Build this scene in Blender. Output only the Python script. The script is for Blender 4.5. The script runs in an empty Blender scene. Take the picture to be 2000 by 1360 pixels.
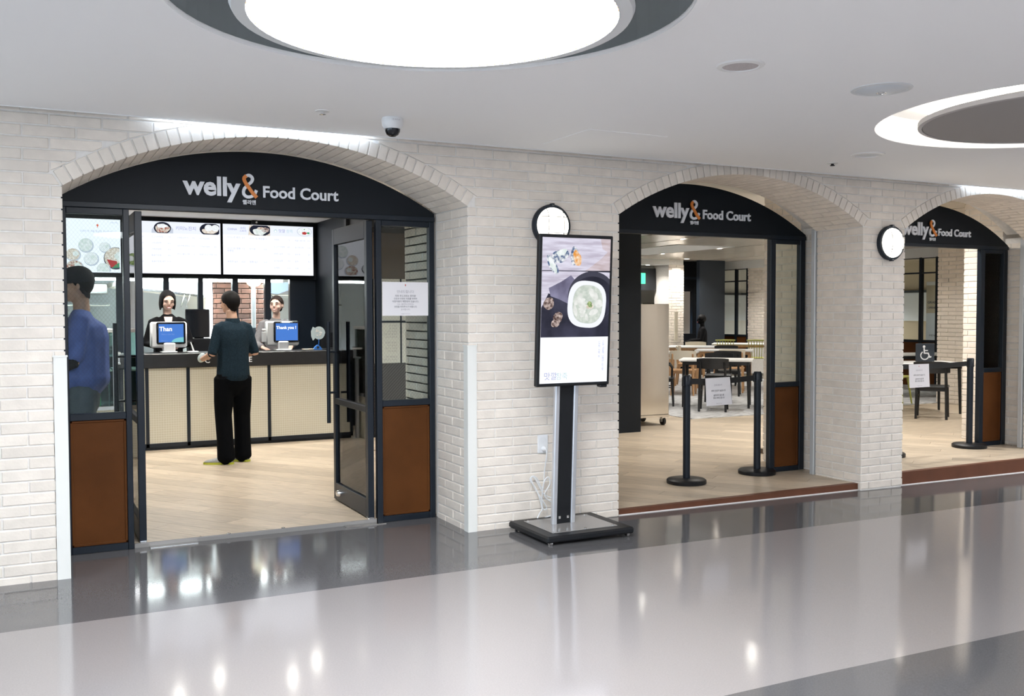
import bpy, bmesh, math, random
from mathutils import Vector, Matrix
random.seed(11)
SC = bpy.context.scene
COL = SC.collection
PI = math.pi
U = 0.067                      # one brick course

# ------------------------------------------------------------------ camera, world, exposure
def cam_axes(yaw, pitch, roll):
    cy, sy, cp, sp = math.cos(yaw), math.sin(yaw), math.cos(pitch), math.sin(pitch)
    f = Vector((sy*cp, cy*cp, -sp)); r = Vector((cy, -sy, 0)); u = r.cross(f)
    cr, sr = math.cos(roll), math.sin(roll)
    return cr*r + sr*u, -sr*r + cr*u, f
cr_, cu_, cf_ = cam_axes(math.radians(26.93), math.radians(2.12), math.radians(-0.16))
cam = bpy.data.cameras.new('camera'); cam.sensor_width = 36; cam.lens = 34.2; cam.clip_start = .05; cam.clip_end = 200
camo = bpy.data.objects.new('camera', cam); COL.objects.link(camo)
camo.matrix_world = Matrix(((cr_.x, cu_.x, -cf_.x, 0), (cr_.y, cu_.y, -cf_.y, -6.11), (cr_.z, cu_.z, -cf_.z, 1.5), (0, 0, 0, 1)))
SC.camera = camo
W = bpy.data.worlds.new('world'); SC.world = W; W.use_nodes = True
W.node_tree.nodes['Background'].inputs[0].default_value = (.70, .85, 1, 1)
W.node_tree.nodes['Background'].inputs[1].default_value = 2.0
SC.view_settings.view_transform = 'Standard'; SC.view_settings.look = 'None'
SC.view_settings.exposure = 0.62; SC.view_settings.gamma = 1.0; SC.view_settings.use_curve_mapping = False
LUM = 25.0          # radiance of the round corridor luminaires
COVE = 7.5         # radiance of the LED ring in the cove
DOWN = 17.0        # watts of an interior downlight
SCREEN = .71      # screens

# ------------------------------------------------------------------ materials
MATS = {}
def nt(name):
    m = bpy.data.materials.new(name); m.use_nodes = True
    t = m.node_tree; b = t.nodes['Principled BSDF']
    MATS[name] = m
    return m, t, b
def mat(name, col, rough=.5, metal=0, spec=.5, noise=0, nscale=8, bump=0, bscale=60, rnd=0, coat=0, stretch=None, coords='Object'):
    """Principled, with optional colour noise, bump and per-object tone."""
    m, t, b = nt(name)
    b.inputs['Roughness'].default_value = rough; b.inputs['Metallic'].default_value = metal
    b.inputs['Specular IOR Level'].default_value = spec; b.inputs['Coat Weight'].default_value = coat
    b.inputs['Base Color'].default_value = (*col, 1)
    N, L = t.nodes, t.links
    if noise or bump or rnd:
        tc = N.new('ShaderNodeTexCoord'); mp = N.new('ShaderNodeMapping'); L.new(tc.outputs[coords], mp.inputs[0])
        if stretch: mp.inputs['Scale'].default_value = stretch
        val = None
        if noise:
            nz = N.new('ShaderNodeTexNoise'); nz.inputs['Scale'].default_value = nscale; nz.inputs['Detail'].default_value = 5
            L.new(mp.outputs[0], nz.inputs['Vector'])
            if rnd:
                oi0 = N.new('ShaderNodeObjectInfo'); ad = N.new('ShaderNodeVectorMath'); ad.operation = 'ADD'
                sc = N.new('ShaderNodeMath'); sc.operation = 'MULTIPLY'; sc.inputs[1].default_value = 37
                L.new(oi0.outputs['Random'], sc.inputs[0]); L.new(mp.outputs[0], ad.inputs[0]); L.new(sc.outputs[0], ad.inputs[1]); L.new(ad.outputs[0], nz.inputs['Vector'])
            mr = N.new('ShaderNodeMapRange'); mr.inputs[1].default_value = .3; mr.inputs[2].default_value = .7
            mr.inputs[3].default_value = 1-noise; mr.inputs[4].default_value = 1+noise
            L.new(nz.outputs[0], mr.inputs[0]); val = mr.outputs[0]
        if rnd:
            oi = N.new('ShaderNodeObjectInfo'); mr2 = N.new('ShaderNodeMapRange'); mr2.inputs[3].default_value = 1-rnd; mr2.inputs[4].default_value = 1+rnd
            L.new(oi.outputs['Random'], mr2.inputs[0])
            if val is None: val = mr2.outputs[0]
            else:
                mu = N.new('ShaderNodeMath'); mu.operation = 'MULTIPLY'; L.new(val, mu.inputs[0]); L.new(mr2.outputs[0], mu.inputs[1]); val = mu.outputs[0]
        if val is not None:
            hs = N.new('ShaderNodeHueSaturation'); hs.inputs['Color'].default_value = (*col, 1)
            L.new(val, hs.inputs['Value']); L.new(hs.outputs[0], b.inputs['Base Color'])
        if bump:
            nb = N.new('ShaderNodeTexNoise'); nb.inputs['Scale'].default_value = bscale; nb.inputs['Detail'].default_value = 4
            L.new(mp.outputs[0], nb.inputs['Vector'])
            bp = N.new('ShaderNodeBump'); bp.inputs['Strength'].default_value = bump; bp.inputs['Distance'].default_value = .004
            L.new(nb.outputs[0], bp.inputs['Height']); L.new(bp.outputs[0], b.inputs['Normal'])
    return m
def emit(name, col, strength):
    m, t, b = nt(name)
    b.inputs['Base Color'].default_value = (0, 0, 0, 1); b.inputs['Specular IOR Level'].default_value = 0.2; b.inputs['Roughness'].default_value = .3
    b.inputs['Emission Color'].default_value = (*col, 1); b.inputs['Emission Strength'].default_value = strength
    return m
def emit_noise(name, c1, c2, scale, strength, stretch=(1, 1, 1), lo=.35, hi=.65):
    m = emit(name, c1, strength); t = m.node_tree; N, L = t.nodes, t.links; b = N['Principled BSDF']
    tc = N.new('ShaderNodeTexCoord'); mp = N.new('ShaderNodeMapping'); mp.inputs['Scale'].default_value = stretch
    nz = N.new('ShaderNodeTexNoise'); nz.inputs['Scale'].default_value = scale; nz.inputs['Detail'].default_value = 6
    cr = N.new('ShaderNodeValToRGB'); cr.color_ramp.elements[0].position = lo; cr.color_ramp.elements[1].position = hi
    cr.color_ramp.elements[0].color = (*c1, 1); cr.color_ramp.elements[1].color = (*c2, 1)
    L.new(tc.outputs['Object'], mp.inputs[0]); L.new(mp.outputs[0], nz.inputs['Vector']); L.new(nz.outputs[0], cr.inputs[0]); L.new(cr.outputs[0], b.inputs['Emission Color'])
    return m
def glass(name, tint=(.93, .97, .96), wired=False, ior=1.26):
    m = bpy.data.materials.new(name); m.use_nodes = True; t = m.node_tree; N, L = t.nodes, t.links; N.clear()
    out = N.new('ShaderNodeOutputMaterial'); tr = N.new('ShaderNodeBsdfTransparent'); tr.inputs[0].default_value = (*tint, 1)
    gl = N.new('ShaderNodeBsdfGlossy'); gl.inputs['Roughness'].default_value = .02
    fr = N.new('ShaderNodeFresnel'); fr.inputs[0].default_value = ior; mx = N.new('ShaderNodeMixShader')
    L.new(fr.outputs[0], mx.inputs[0]); L.new(tr.outputs[0], mx.inputs[1]); L.new(gl.outputs[0], mx.inputs[2]); last = mx.outputs[0]
    if wired:
        tc = N.new('ShaderNodeTexCoord'); sp = N.new('ShaderNodeSeparateXYZ'); L.new(tc.outputs['Object'], sp.inputs[0])
        masks = []
        for sgn in (1, -1):
            a = N.new('ShaderNodeMath'); a.operation = 'MULTIPLY_ADD'; a.inputs[1].default_value = sgn*.8; L.new(sp.outputs['Z'], a.inputs[0]); L.new(sp.outputs['X'], a.inputs[2])
            s = N.new('ShaderNodeMath'); s.operation = 'MULTIPLY'; s.inputs[1].default_value = 42; L.new(a.outputs[0], s.inputs[0])
            f = N.new('ShaderNodeMath'); f.operation = 'FRACT'; L.new(s.outputs[0], f.inputs[0])
            c = N.new('ShaderNodeMath'); c.operation = 'LESS_THAN'; c.inputs[1].default_value = .13; L.new(f.outputs[0], c.inputs[0]); masks.append(c)
        mxm = N.new('ShaderNodeMath'); mxm.operation = 'MAXIMUM'; L.new(masks[0].outputs[0], mxm.inputs[0]); L.new(masks[1].outputs[0], mxm.inputs[1])
        sc = N.new('ShaderNodeMath'); sc.operation = 'MULTIPLY'; sc.inputs[1].default_value = .07; L.new(mxm.outputs[0], sc.inputs[0])
        df = N.new('ShaderNodeBsdfDiffuse'); df.inputs[0].default_value = (.16, .19, .20, 1)
        m2 = N.new('ShaderNodeMixShader'); L.new(sc.outputs[0], m2.inputs[0]); L.new(last, m2.inputs[1]); L.new(df.outputs[0], m2.inputs[2]); last = m2.outputs[0]
    L.new(last, out.inputs[0]); MATS[name] = m
    return m
def grid_mat(name, c_tile, c_line, size, rough=.4, frac=.1, axes='XZ', strength=.6):
    """small square mosaic: tile tone, pale joints and a little relief, from object coordinates"""
    m, t, b = nt(name); N, L = t.nodes, t.links
    tc = N.new('ShaderNodeTexCoord'); sp = N.new('ShaderNodeSeparateXYZ'); L.new(tc.outputs['Object'], sp.inputs[0])
    hs = []
    for ax in axes:
        s = N.new('ShaderNodeMath'); s.operation = 'MULTIPLY'; s.inputs[1].default_value = 1/size; L.new(sp.outputs[ax], s.inputs[0])
        f = N.new('ShaderNodeMath'); f.operation = 'FRACT'; L.new(s.outputs[0], f.inputs[0])
        c = N.new('ShaderNodeMath'); c.operation = 'LESS_THAN'; c.inputs[1].default_value = frac; L.new(f.outputs[0], c.inputs[0]); hs.append(c)
    mx = N.new('ShaderNodeMath'); mx.operation = 'MAXIMUM'; L.new(hs[0].outputs[0], mx.inputs[0]); L.new(hs[1].outputs[0], mx.inputs[1])
    cm = N.new('ShaderNodeMix'); cm.data_type = 'RGBA'; cm.inputs[6].default_value = (*c_tile, 1); cm.inputs[7].default_value = (*c_line, 1)
    L.new(mx.outputs[0], cm.inputs[0]); L.new(cm.outputs[2], b.inputs['Base Color']); b.inputs['Roughness'].default_value = rough
    bp = N.new('ShaderNodeBump'); bp.invert = True; bp.inputs['Strength'].default_value = strength; bp.inputs['Distance'].default_value = .003
    L.new(mx.outputs[0], bp.inputs['Height']); L.new(bp.outputs[0], b.inputs['Normal'])
    return m
def stripe_mat(name, c1, c2, scale, frac):
    m, t, b = nt(name); N, L = t.nodes, t.links
    tc = N.new('ShaderNodeTexCoord'); sp = N.new('ShaderNodeSeparateXYZ'); L.new(tc.outputs['Object'], sp.inputs[0])
    a = N.new('ShaderNodeMath'); a.operation = 'SUBTRACT'; L.new(sp.outputs['Z'], a.inputs[0]); L.new(sp.outputs['X'], a.inputs[1])
    s = N.new('ShaderNodeMath'); s.operation = 'MULTIPLY'; s.inputs[1].default_value = scale; L.new(a.outputs[0], s.inputs[0])
    f = N.new('ShaderNodeMath'); f.operation = 'FRACT'; L.new(s.outputs[0], f.inputs[0])
    c = N.new('ShaderNodeMath'); c.operation = 'LESS_THAN'; c.inputs[1].default_value = frac; L.new(f.outputs[0], c.inputs[0])
    cm = N.new('ShaderNodeMix'); cm.data_type = 'RGBA'; cm.inputs[6].default_value = (*c1, 1); cm.inputs[7].default_value = (*c2, 1)
    L.new(c.outputs[0], cm.inputs[0]); L.new(cm.outputs[2], b.inputs['Base Color']); b.inputs['Roughness'].default_value = .6
    return m

mat('brick', (.80, .728, .645), .72, noise=.07, nscale=9, bump=.25, bscale=70, rnd=.045, spec=.3)
mat('mortar', (.82, .79, .75), .85, noise=.06, nscale=30, bump=.3)
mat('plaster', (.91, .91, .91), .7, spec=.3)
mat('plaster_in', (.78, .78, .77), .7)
mat('black_metal', (.007, .012, .020), .36, spec=.35)
mat('black_board', (.005, .008, .012), .5, spec=.25, noise=.1, nscale=4)
mat('black_wood', (.012, .013, .015), .4, noise=.2, nscale=12)
mat('brown_panel', (.105, .037, .010), .5, spec=.1, noise=.16, nscale=3, bump=.35, bscale=320)
mat('brown_edge', (.20, .095, .045), .45)
mat('floor_dark', (.118, .116, .120), .085, noise=.12, nscale=140, spec=.55)
mat('floor_pale', (.29, .269, .266), .10, noise=.05, nscale=140, spec=.55)
mat('oak', (.50, .415, .315), .36, noise=.18, nscale=5, rnd=.15, stretch=(1.2, 11, 6), spec=.4)
mat('oak_gap', (.12, .08, .05), .7)
mat('riser', (.13, .050, .027), .5, spec=.25, noise=.12, nscale=6)
mat('caulk', (.75, .73, .72), .6)
mat('guard_white', (.80, .80, .76), .4)
mat('white_plastic', (.80, .81, .82), .3)
mat('grey_plastic', (.45, .47, .48), .35)
mat('white_paint', (.78, .78, .77), .45)
mat('white_top', (.86, .86, .84), .3)
mat('steel', (.60, .59, .57), .16, metal=1, noise=.03, nscale=3, stretch=(1, 1, .6), bump=.5, bscale=1.8)
mat('chrome', (.8, .8, .8), .12, metal=1)
mat('silver', (.62, .63, .66), .35, metal=.7)
mat('track', (.62, .64, .66), .4, metal=.3)
mat('black_plastic', (.008, .009, .011), .4, spec=.3)
mat('black_rubber', (.012, .012, .012), .7)
mat('dark_glass', (.006, .007, .010), .06)
mat('base_plate', (.26, .25, .24), .12, spec=.7)
mat('paper', (.82, .80, .82), .7)
mat('ink', (.12, .12, .14), .7); mat('ink_soft', (.42, .40, .43), .7); mat('ink_red', (.55, .05, .02), .6)
mat('letter_white', (.84, .86, .90), .4); mat('letter_orange', (.80, .25, .045), .4)
mat('grille', (.50, .46, .46), .6, noise=.25, nscale=260)
mat('detector', (.62, .66, .70), .35)
mat('disc_grey', (.30, .285, .28), .6)
mat('disc_edge', (.42, .40, .40), .5)
mat('drum_rim', (.68, .70, .71), .5)
mat('skin', (.56, .345, .245), .5, noise=.05, nscale=25); mat('skin_pale', (.62, .42, .34), .5, noise=.05, nscale=25)
mat('hair', (.006, .005, .005), .6, noise=.5, nscale=60, stretch=(6, 6, 1), spec=.2, bump=.6, bscale=90); mat('hair_brown', (.022, .015, .012), .6, noise=.4, nscale=60, stretch=(6, 6, 1), spec=.2, bump=.6, bscale=90)
mat('shirt_teal', (.011, .024, .036), .85, spec=.15, noise=.35, nscale=90, bump=.5, bscale=18)
mat('trouser_black', (.0025, .003, .004), .9, spec=.08, bump=.5, bscale=14)
mat('shirt_blue', (.085, .145, .46), .75, noise=.12, nscale=14, bump=.8, bscale=14)
mat('denim', (.075, .105, .13), .8, noise=.2, nscale=10, bump=.5, bscale=16)
mat('jacket_black', (.004, .004, .005), .8, spec=.12, bump=.4, bscale=16)
mat('knit_grey', (.13, .125, .13), .85, noise=.12, nscale=60, bump=.5, bscale=20); mat('knit_dark', (.025, .027, .035), .85)
mat('shoe_grey', (.33, .34, .33), .7, noise=.2, nscale=60); mat('shoe_sole', (.58, .62, .06), .6); mat('shoe_dark', (.02, .02, .022), .6)
mat('lip', (.50, .10, .09), .4); mat('eye_dark', (.02, .015, .012), .3); mat('tooth', (.8, .78, .74), .3)
mat('cap_black', (.007, .009, .013), .8, bump=.3, bscale=40)
mat('wood_leg', (.55, .32, .16), .45, noise=.12, nscale=6, stretch=(4, 4, 1))
mat('cream', (.72, .66, .54), .5); mat('green_paint', (.36, .36, .08), .5)
mat('carpet', (.42, .42, .42), .8, noise=.45, nscale=7, stretch=(1, 2.5, 1))
mat('kitchen_white', (.76, .83, .92), .5); mat('wall_grey', (.45, .46, .48), .7); mat('bottle_green', (.02, .5, .2), .15)
mat('brick_red', (.085, .036, .022), .8, noise=.4, nscale=9, rnd=.3); mat('mortar_red', (.06, .045, .037), .9)
mat('wood_ceiling', (.56, .50, .43), .22, noise=.10, nscale=3, stretch=(6, .6, 1))
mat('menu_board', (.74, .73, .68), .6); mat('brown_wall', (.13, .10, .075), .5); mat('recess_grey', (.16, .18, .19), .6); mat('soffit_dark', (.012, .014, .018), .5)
mat('tan_wall', (.55, .48, .36), .6); mat('grey_blue', (.03, .04, .055), .5); mat('monitor_blue', (.10, .24, .62), .3)
mat('utensil', (.12, .15, .18), .3, metal=.8); mat('plastic_wrap', (.5, .6, .62), .15)
mat('blue_clip', (.03, .18, .60), .35)
grid_mat('mosaic', (.60, .57, .455), (.74, .73, .65), .026, .42, .13)
stripe_mat('poster_stripe', (.055, .05, .05), (.21, .19, .18), 26, .12)
glass('glass'); glass('glass_door', (.96, .98, .98), ior=1.5); glass('glass_wired', (.90, .95, .95), wired=True); glass('glass_case', (.80, .92, .90))
LUMW = (.93, .96, 1.0)
emit('luminaire', LUMW, LUM); emit('cove_led', (1, .93, .82), COVE); emit('slot_led', (.65, .80, 1.0), 12)
emit('bulkhead_glow', (1.0, .95, .82), 3.6); emit('downlight_glow', (1, .95, .86), 40)
emit('tube_glow', (.95, .98, 1), 22); emit('screen_white', (.90, .93, 1.0), SCREEN*1.12); emit('screen_blue', (.065, .20, .62), SCREEN)
emit('screen_text', (1, 1, 1), SCREEN*1.3); emit('screen_faint', (.20, .33, .70), SCREEN); emit('screen_cyan', (.20, .55, .62), SCREEN)
emit('menu_ink', (.34, .36, .62), SCREEN); emit('menu_ink2', (.50, .54, .80), SCREEN); emit('menu_ink3', (.50, .68, .72), SCREEN); emit('menu_line', (.82, .86, .97), SCREEN)
emit('menu_red', (.80, .12, .05), SCREEN); emit('exit_green', (.08, .85, .35), 1.6); emit('far_blue', (.28, .55, .95), 1.2); emit('lamp_warm', (1, .88, .62), 4)
emit('food_white', (.86, .88, .96), SCREEN); emit('food_dark', (.012, .015, .03), SCREEN); emit('food_plate', (.05, .05, .075), SCREEN)
emit_noise('food_wood', (.50, .46, .56), (.72, .70, .82), 5, SCREEN, (1.2, 1, 9)); emit_noise('food_wood2', (.46, .36, .36), (.66, .58, .64), 5, SCREEN, (1.2, 1, 9))
emit_noise('food_cloth', (.012, .012, .022), (.05, .05, .085), 5, SCREEN); emit_noise('food_cloth2', (.10, .09, .15), (.25, .24, .36), 6, SCREEN)
emit_noise('food_porridge', (.50, .56, .50), (.68, .72, .66), 40, SCREEN); emit_noise('food_slice', (.66, .68, .64), (.82, .83, .80), 30, SCREEN)
emit_noise('food_green', (.05, .14, .05), (.45, .55, .25), 60, SCREEN); emit_noise('food_mushroom', (.05, .018, .014), (.62, .50, .46), 55, SCREEN)
emit_noise('food_shell', (.08, .13, .25), (.80, .82, .84), 45, SCREEN, (1, 1, 1), .4, .6); emit_noise('food_orange', (.75, .30, .05), (.90, .75, .55), 40, SCREEN)
emit_noise('food_stew', (.30, .05, .03), (.80, .82, .72), 45, SCREEN); emit_noise('food_pale', (.62, .72, .68), (.86, .88, .90), 30, SCREEN)
emit_noise('food_grain', (.55, .45, .35), (.85, .80, .74), 50, SCREEN); emit_noise('food_rice', (.74, .80, .82), (.93, .94, .97), 50, SCREEN)
emit('food_lightgrey', (.55, .60, .70), SCREEN); emit('food_red', (.45, .05, .05), SCREEN); emit('food_leaf', (.04, .30, .14), SCREEN)
M = MATS

# ------------------------------------------------------------------ mesh helpers
SCRATCH = bpy.data.scenes.new('scratch')
def evaluated(o):
    """mesh of o with its modifiers, worked out in an otherwise empty scene"""
    SCRATCH.collection.objects.link(o); vl = SCRATCH.view_layers[0]; vl.update(); dg = vl.depsgraph; dg.update()
    me = bpy.data.meshes.new_from_object(o.evaluated_get(dg), depsgraph=dg)
    bpy.data.objects.remove(o)
    return me
class MB:
    def __init__(s): s.v = []; s.f = []
    def add(s, vs, fs, mtx=None):
        k = len(s.v)
        s.v += [tuple(mtx @ Vector(p)) for p in vs] if mtx else [tuple(p) for p in vs]
        s.f += [tuple(i+k for i in q) for q in fs]; return s
    def box(s, x0, x1, y0, y1, z0, z1, b=0, mtx=None):
        if b <= 0:
            vs = [(x, y, z) for x in (x0, x1) for y in (y0, y1) for z in (z0, z1)]
            fs = [(0, 1, 3, 2), (4, 6, 7, 5), (0, 4, 5, 1), (2, 3, 7, 6), (0, 2, 6, 4), (1, 5, 7, 3)]
            return s.add(vs, fs, mtx)
        c = ((x0, x1), (y0, y1), (z0, z1)); vs = []; idx = {}
        for i in (0, 1):
            for j in (0, 1):
                for k in (0, 1):
                    for ax in range(3):
                        p = [c[0][i], c[1][j], c[2][k]]
                        for a in range(3):
                            if a != ax: p[a] += b*(1 if (i, j, k)[a] == 0 else -1)
                        idx[(i, j, k, ax)] = len(vs); vs.append(tuple(p))
        fs = []
        for ax in range(3):
            o = [a for a in range(3) if a != ax]
            for sd in (0, 1):
                q = []
                for (p, r) in ((0, 0), (1, 0), (1, 1), (0, 1)):
                    t = [0, 0, 0]; t[ax] = sd; t[o[0]] = p; t[o[1]] = r; q.append(idx[(*t, ax)])
                fs.append(tuple(q))
        for ax in range(3):
            o = [a for a in range(3) if a != ax]
            for p in (0, 1):
                for r in (0, 1):
                    t0 = [0, 0, 0]; t0[o[0]] = p; t0[o[1]] = r; t1 = list(t0); t1[ax] = 1
                    fs.append((idx[(*t0, o[0])], idx[(*t1, o[0])], idx[(*t1, o[1])], idx[(*t0, o[1])]))
        for i in (0, 1):
            for j in (0, 1):
                for k in (0, 1): fs.append(tuple(idx[(i, j, k, a)] for a in range(3)))
        return s.add(vs, fs, mtx)
    def rings(s, R, cap0=True, cap1=True, mtx=None):
        n = len(R[0]); vs = [p for r in R for p in r]; fs = []
        for i in range(len(R)-1):
            for j in range(n): fs.append((i*n+j, i*n+(j+1) % n, (i+1)*n+(j+1) % n, (i+1)*n+j))
        if cap0: fs.append(tuple(range(n-1, -1, -1)))
        if cap1: fs.append(tuple((len(R)-1)*n+j for j in range(n)))
        return s.add(vs, fs, mtx)
    def tube(s, pts, rad, n=8, side=None, cap=True, round_end=False):
        P = [Vector(p) for p in pts]
        if not hasattr(rad, '__len__'): rad = [rad]*len(P)
        rad = [r if hasattr(r, '__len__') else (r, r) for r in rad]
        T = [(P[min(i+1, len(P)-1)]-P[max(i-1, 0)]).normalized() for i in range(len(P))]
        if side is None:
            sd = Vector((1, 0, 0)) if abs(T[0].x) < .9 else Vector((0, 1, 0))
        else: sd = Vector(side)
        if round_end:
            a, b = P[0]-T[0]*max(rad[0])*.6, P[-1]+T[-1]*max(rad[-1])*.6
            P = [a]+P+[b]; T = [T[0]]+T+[T[-1]]; rad = [(rad[0][0]*.45, rad[0][1]*.45)]+rad+[(rad[-1][0]*.45, rad[-1][1]*.45)]
        R = []
        for p, t, r in zip(P, T, rad):
            a = (sd-t*sd.dot(t)).normalized(); b = t.cross(a); sd = a
            R.append([tuple(p+a*r[0]*math.cos(2*PI*k/n)+b*r[1]*math.sin(2*PI*k/n)) for k in range(n)])
        return s.rings(R, cap, cap)
    def lathe(s, prof, c=(0, 0, 0), axis='Z', n=24, mtx=None):
        """prof: (radius, height) pairs"""
        R = []
        for r, h in prof:
            ring = []
            for k in range(n):
                a = 2*PI*k/n; x, y = max(r, 1e-4)*math.cos(a), max(r, 1e-4)*math.sin(a)
                p = (x, y, h) if axis == 'Z' else ((x, h, y) if axis == 'Y' else (h, x, y))
                ring.append((p[0]+c[0], p[1]+c[1], p[2]+c[2]))
            R.append(ring)
        return s.rings(R, True, True, mtx)
    def ell(s, c, r, rot=None, n=14, m=9):
        R = []
        for i in range(m+1):
            t = PI*i/m; R.append([])
            for k in range(n):
                a = 2*PI*k/n; p = Vector((r[0]*max(math.sin(t), .02)*math.cos(a), r[1]*max(math.sin(t), .02)*math.sin(a), -r[2]*math.cos(t)))
                if rot: p = rot @ p
                R[-1].append(tuple(p+Vector(c)))
        return s.rings(R)
    def prism(s, poly, y0, y1, mtx=None):
        """polygon in (x, z), extruded along y"""
        n = len(poly); vs = [(x, y0, z) for x, z in poly]+[(x, y1, z) for x, z in poly]
        fs = [tuple(range(n)), tuple(range(2*n-1, n-1, -1))]+[(i, i+n, (i+1) % n+n, (i+1) % n) for i in range(n)]
        return s.add(vs, fs, mtx)
    def prism_z(s, poly, z0, z1, mtx=None):
        n = len(poly); vs = [(x, y, z0) for x, y in poly]+[(x, y, z1) for x, y in poly]
        fs = [tuple(range(n-1, -1, -1)), tuple(range(n, 2*n))]+[(i, (i+1) % n, (i+1) % n+n, i+n) for i in range(n)]
        return s.add(vs, fs, mtx)
    def mesh(s, name, m, smooth=False):
        me = bpy.data.meshes.new(name); me.from_pydata(s.v, [], s.f)
        bm = bmesh.new(); bm.from_mesh(me); bmesh.ops.recalc_face_normals(bm, faces=bm.faces); bm.to_mesh(me); bm.free()
        if m: me.materials.append(M[m] if isinstance(m, str) else m)
        if smooth: auto_smooth(me)
        return me
    def build(s, name, m, parent=None, smooth=False, **k):
        return link(name, s.mesh(name, m, smooth), parent, **k)
def auto_smooth(me, ang=40):
    for p in me.polygons: p.use_smooth = True
    bm = bmesh.new(); bm.from_mesh(me); lim = math.radians(ang)
    for e in bm.edges:
        if len(e.link_faces) == 2 and e.calc_face_angle(0) > lim: e.smooth = False
    bm.to_mesh(me); bm.free()
def link(name, me, parent=None, loc=None, mtx=None, label=None):
    o = bpy.data.objects.new(name, me); COL.objects.link(o)
    if parent: o.parent = parent
    if mtx is not None: o.matrix_local = mtx
    if loc: o.location = loc
    if label: o['label'] = label
    return o
def tag(o, label, cat, group=None, kind=None):
    o['label'] = label; o['category'] = cat
    if group: o['group'] = group
    if kind: o['kind'] = kind
    return o
def thing(name, label, cat, loc=(0, 0, 0), rz=0, group=None, kind=None):
    o = bpy.data.objects.new(name, None); COL.objects.link(o); o.location = loc; o.rotation_euler = (0, 0, rz); o.empty_display_size = .05
    return tag(o, label, cat, group, kind)
def dup(root, loc, rz=0, label=None, group=None, swap=None):
    def cp(o, par):
        c = o.copy(); COL.objects.link(c); c.parent = par
        return c
    r = root.copy(); COL.objects.link(r); r.location = loc; r.rotation_euler = (0, 0, rz)
    if label: r['label'] = label
    if group: r['group'] = group
    for ch in list(root.children):
        c = cp(ch, r)
        for g in list(ch.children): cp(g, c)
    return r
def text_geo(s, w=None, h=None, bold=0, extrude=0, align='L', mono=False):
    """flat lettering as (verts, faces) in the x-z plane facing -y, left-bottom at the origin"""
    cu = bpy.data.curves.new('lettering', 'FONT'); cu.body = s; cu.size = 1; cu.offset = bold; cu.extrude = extrude; cu.resolution_u = 3
    me = evaluated(bpy.data.objects.new('lettering', cu))
    V = [v.co.copy() for v in me.vertices]; F = [tuple(p.vertices) for p in me.polygons]
    bpy.data.curves.remove(cu); bpy.data.meshes.remove(me)
    x0 = min(v.x for v in V); x1 = max(v.x for v in V); y0 = min(v.y for v in V); y1 = max(v.y for v in V)
    sx = w/(x1-x0) if w else (h if h else 1); sy = h if h else sx      # h = em scale
    ox = {'L': x0, 'C': (x0+x1)/2, 'R': x1}[align]
    return [((v.x-ox)*sx, -v.z, v.y*sy) for v in V], F
def letters(mb, s, x, y, z, **k):
    vs, fs = text_geo(s, **k); mb.add([(a+x, b+y, c+z) for a, b, c in vs], fs); return mb
def fuse(name, mb, m, parent, voxel=.01, smooth=5, fac=.5, label=None):
    """join overlapping solids into one continuous smooth surface"""
    me = mb.mesh(name, m); o = bpy.data.objects.new('fuse', me)
    r = o.modifiers.new('r', 'REMESH'); r.mode = 'VOXEL'; r.voxel_size = voxel
    sm = o.modifiers.new('s', 'SMOOTH'); sm.factor = fac; sm.iterations = smooth
    nm = evaluated(o); nm.name = name; bpy.data.meshes.remove(me)
    nm.materials.clear(); nm.materials.append(M[m])
    for p in nm.polygons: p.use_smooth = True
    return link(name, nm, parent, label=label)
def clip_poly(poly, a, b, c):
    """keep a*x + b*y <= c"""
    out = []
    for i in range(len(poly)):
        p, q = poly[i], poly[(i+1) % len(poly)]; dp, dq = a*p[0]+b*p[1]-c, a*q[0]+b*q[1]-c
        if dp <= 0: out.append(p)
        if dp*dq < 0:
            t = dp/(dp-dq); out.append((p[0]+(q[0]-p[0])*t, p[1]+(q[1]-p[1])*t))
    return out
def area(poly): return abs(sum(poly[i][0]*poly[(i+1) % len(poly)][1]-poly[(i+1) % len(poly)][0]*poly[i][1] for i in range(len(poly))))/2
# ------------------------------------------------------------------ setting: corridor floor and ceiling
ZI = 0.0; H = 2.64
def fz(x):
    ks = [(-30, -.028), (3, -.028), (4, -.040), (7, -.062), (9.5, -.080), (40, -.09)]
    for (a, za), (b, zb) in zip(ks, ks[1:]):
        if x <= b: return za+(zb-za)*(x-a)/(b-a)
floor_c = thing('floor_corridor', 'glossy corridor floor with pale and dark grey bands along the brick front', 'floor', kind='structure')
XS = [-9, 0, 3, 4, 5.5, 7, 8.2, 9.5, 14, 24]
def strip(name, y0, y1, m, lift=0):
    b = MB()
    for a, c in zip(XS, XS[1:]):
        vs = [(a, y0, fz(a)+lift), (c, y0, fz(c)+lift), (c, y1, fz(c)+lift), (a, y1, fz(a)+lift)]
        vs += [(p[0], p[1], p[2]-.1) for p in vs]
        b.add(vs, [(0, 1, 2, 3), (7, 6, 5, 4), (0, 4, 5, 1), (2, 6, 7, 3), (0, 3, 7, 4), (1, 5, 6, 2)])
    return b.build(name, m, floor_c)
strip('dark_band', -.90, .60, 'floor_dark'); strip('pale_band', -3.09, -.90, 'floor_pale'); strip('dark_band', -3.75, -3.09, 'floor_dark'); strip('pale_band', -9, -3.75, 'floor_pale')

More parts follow.
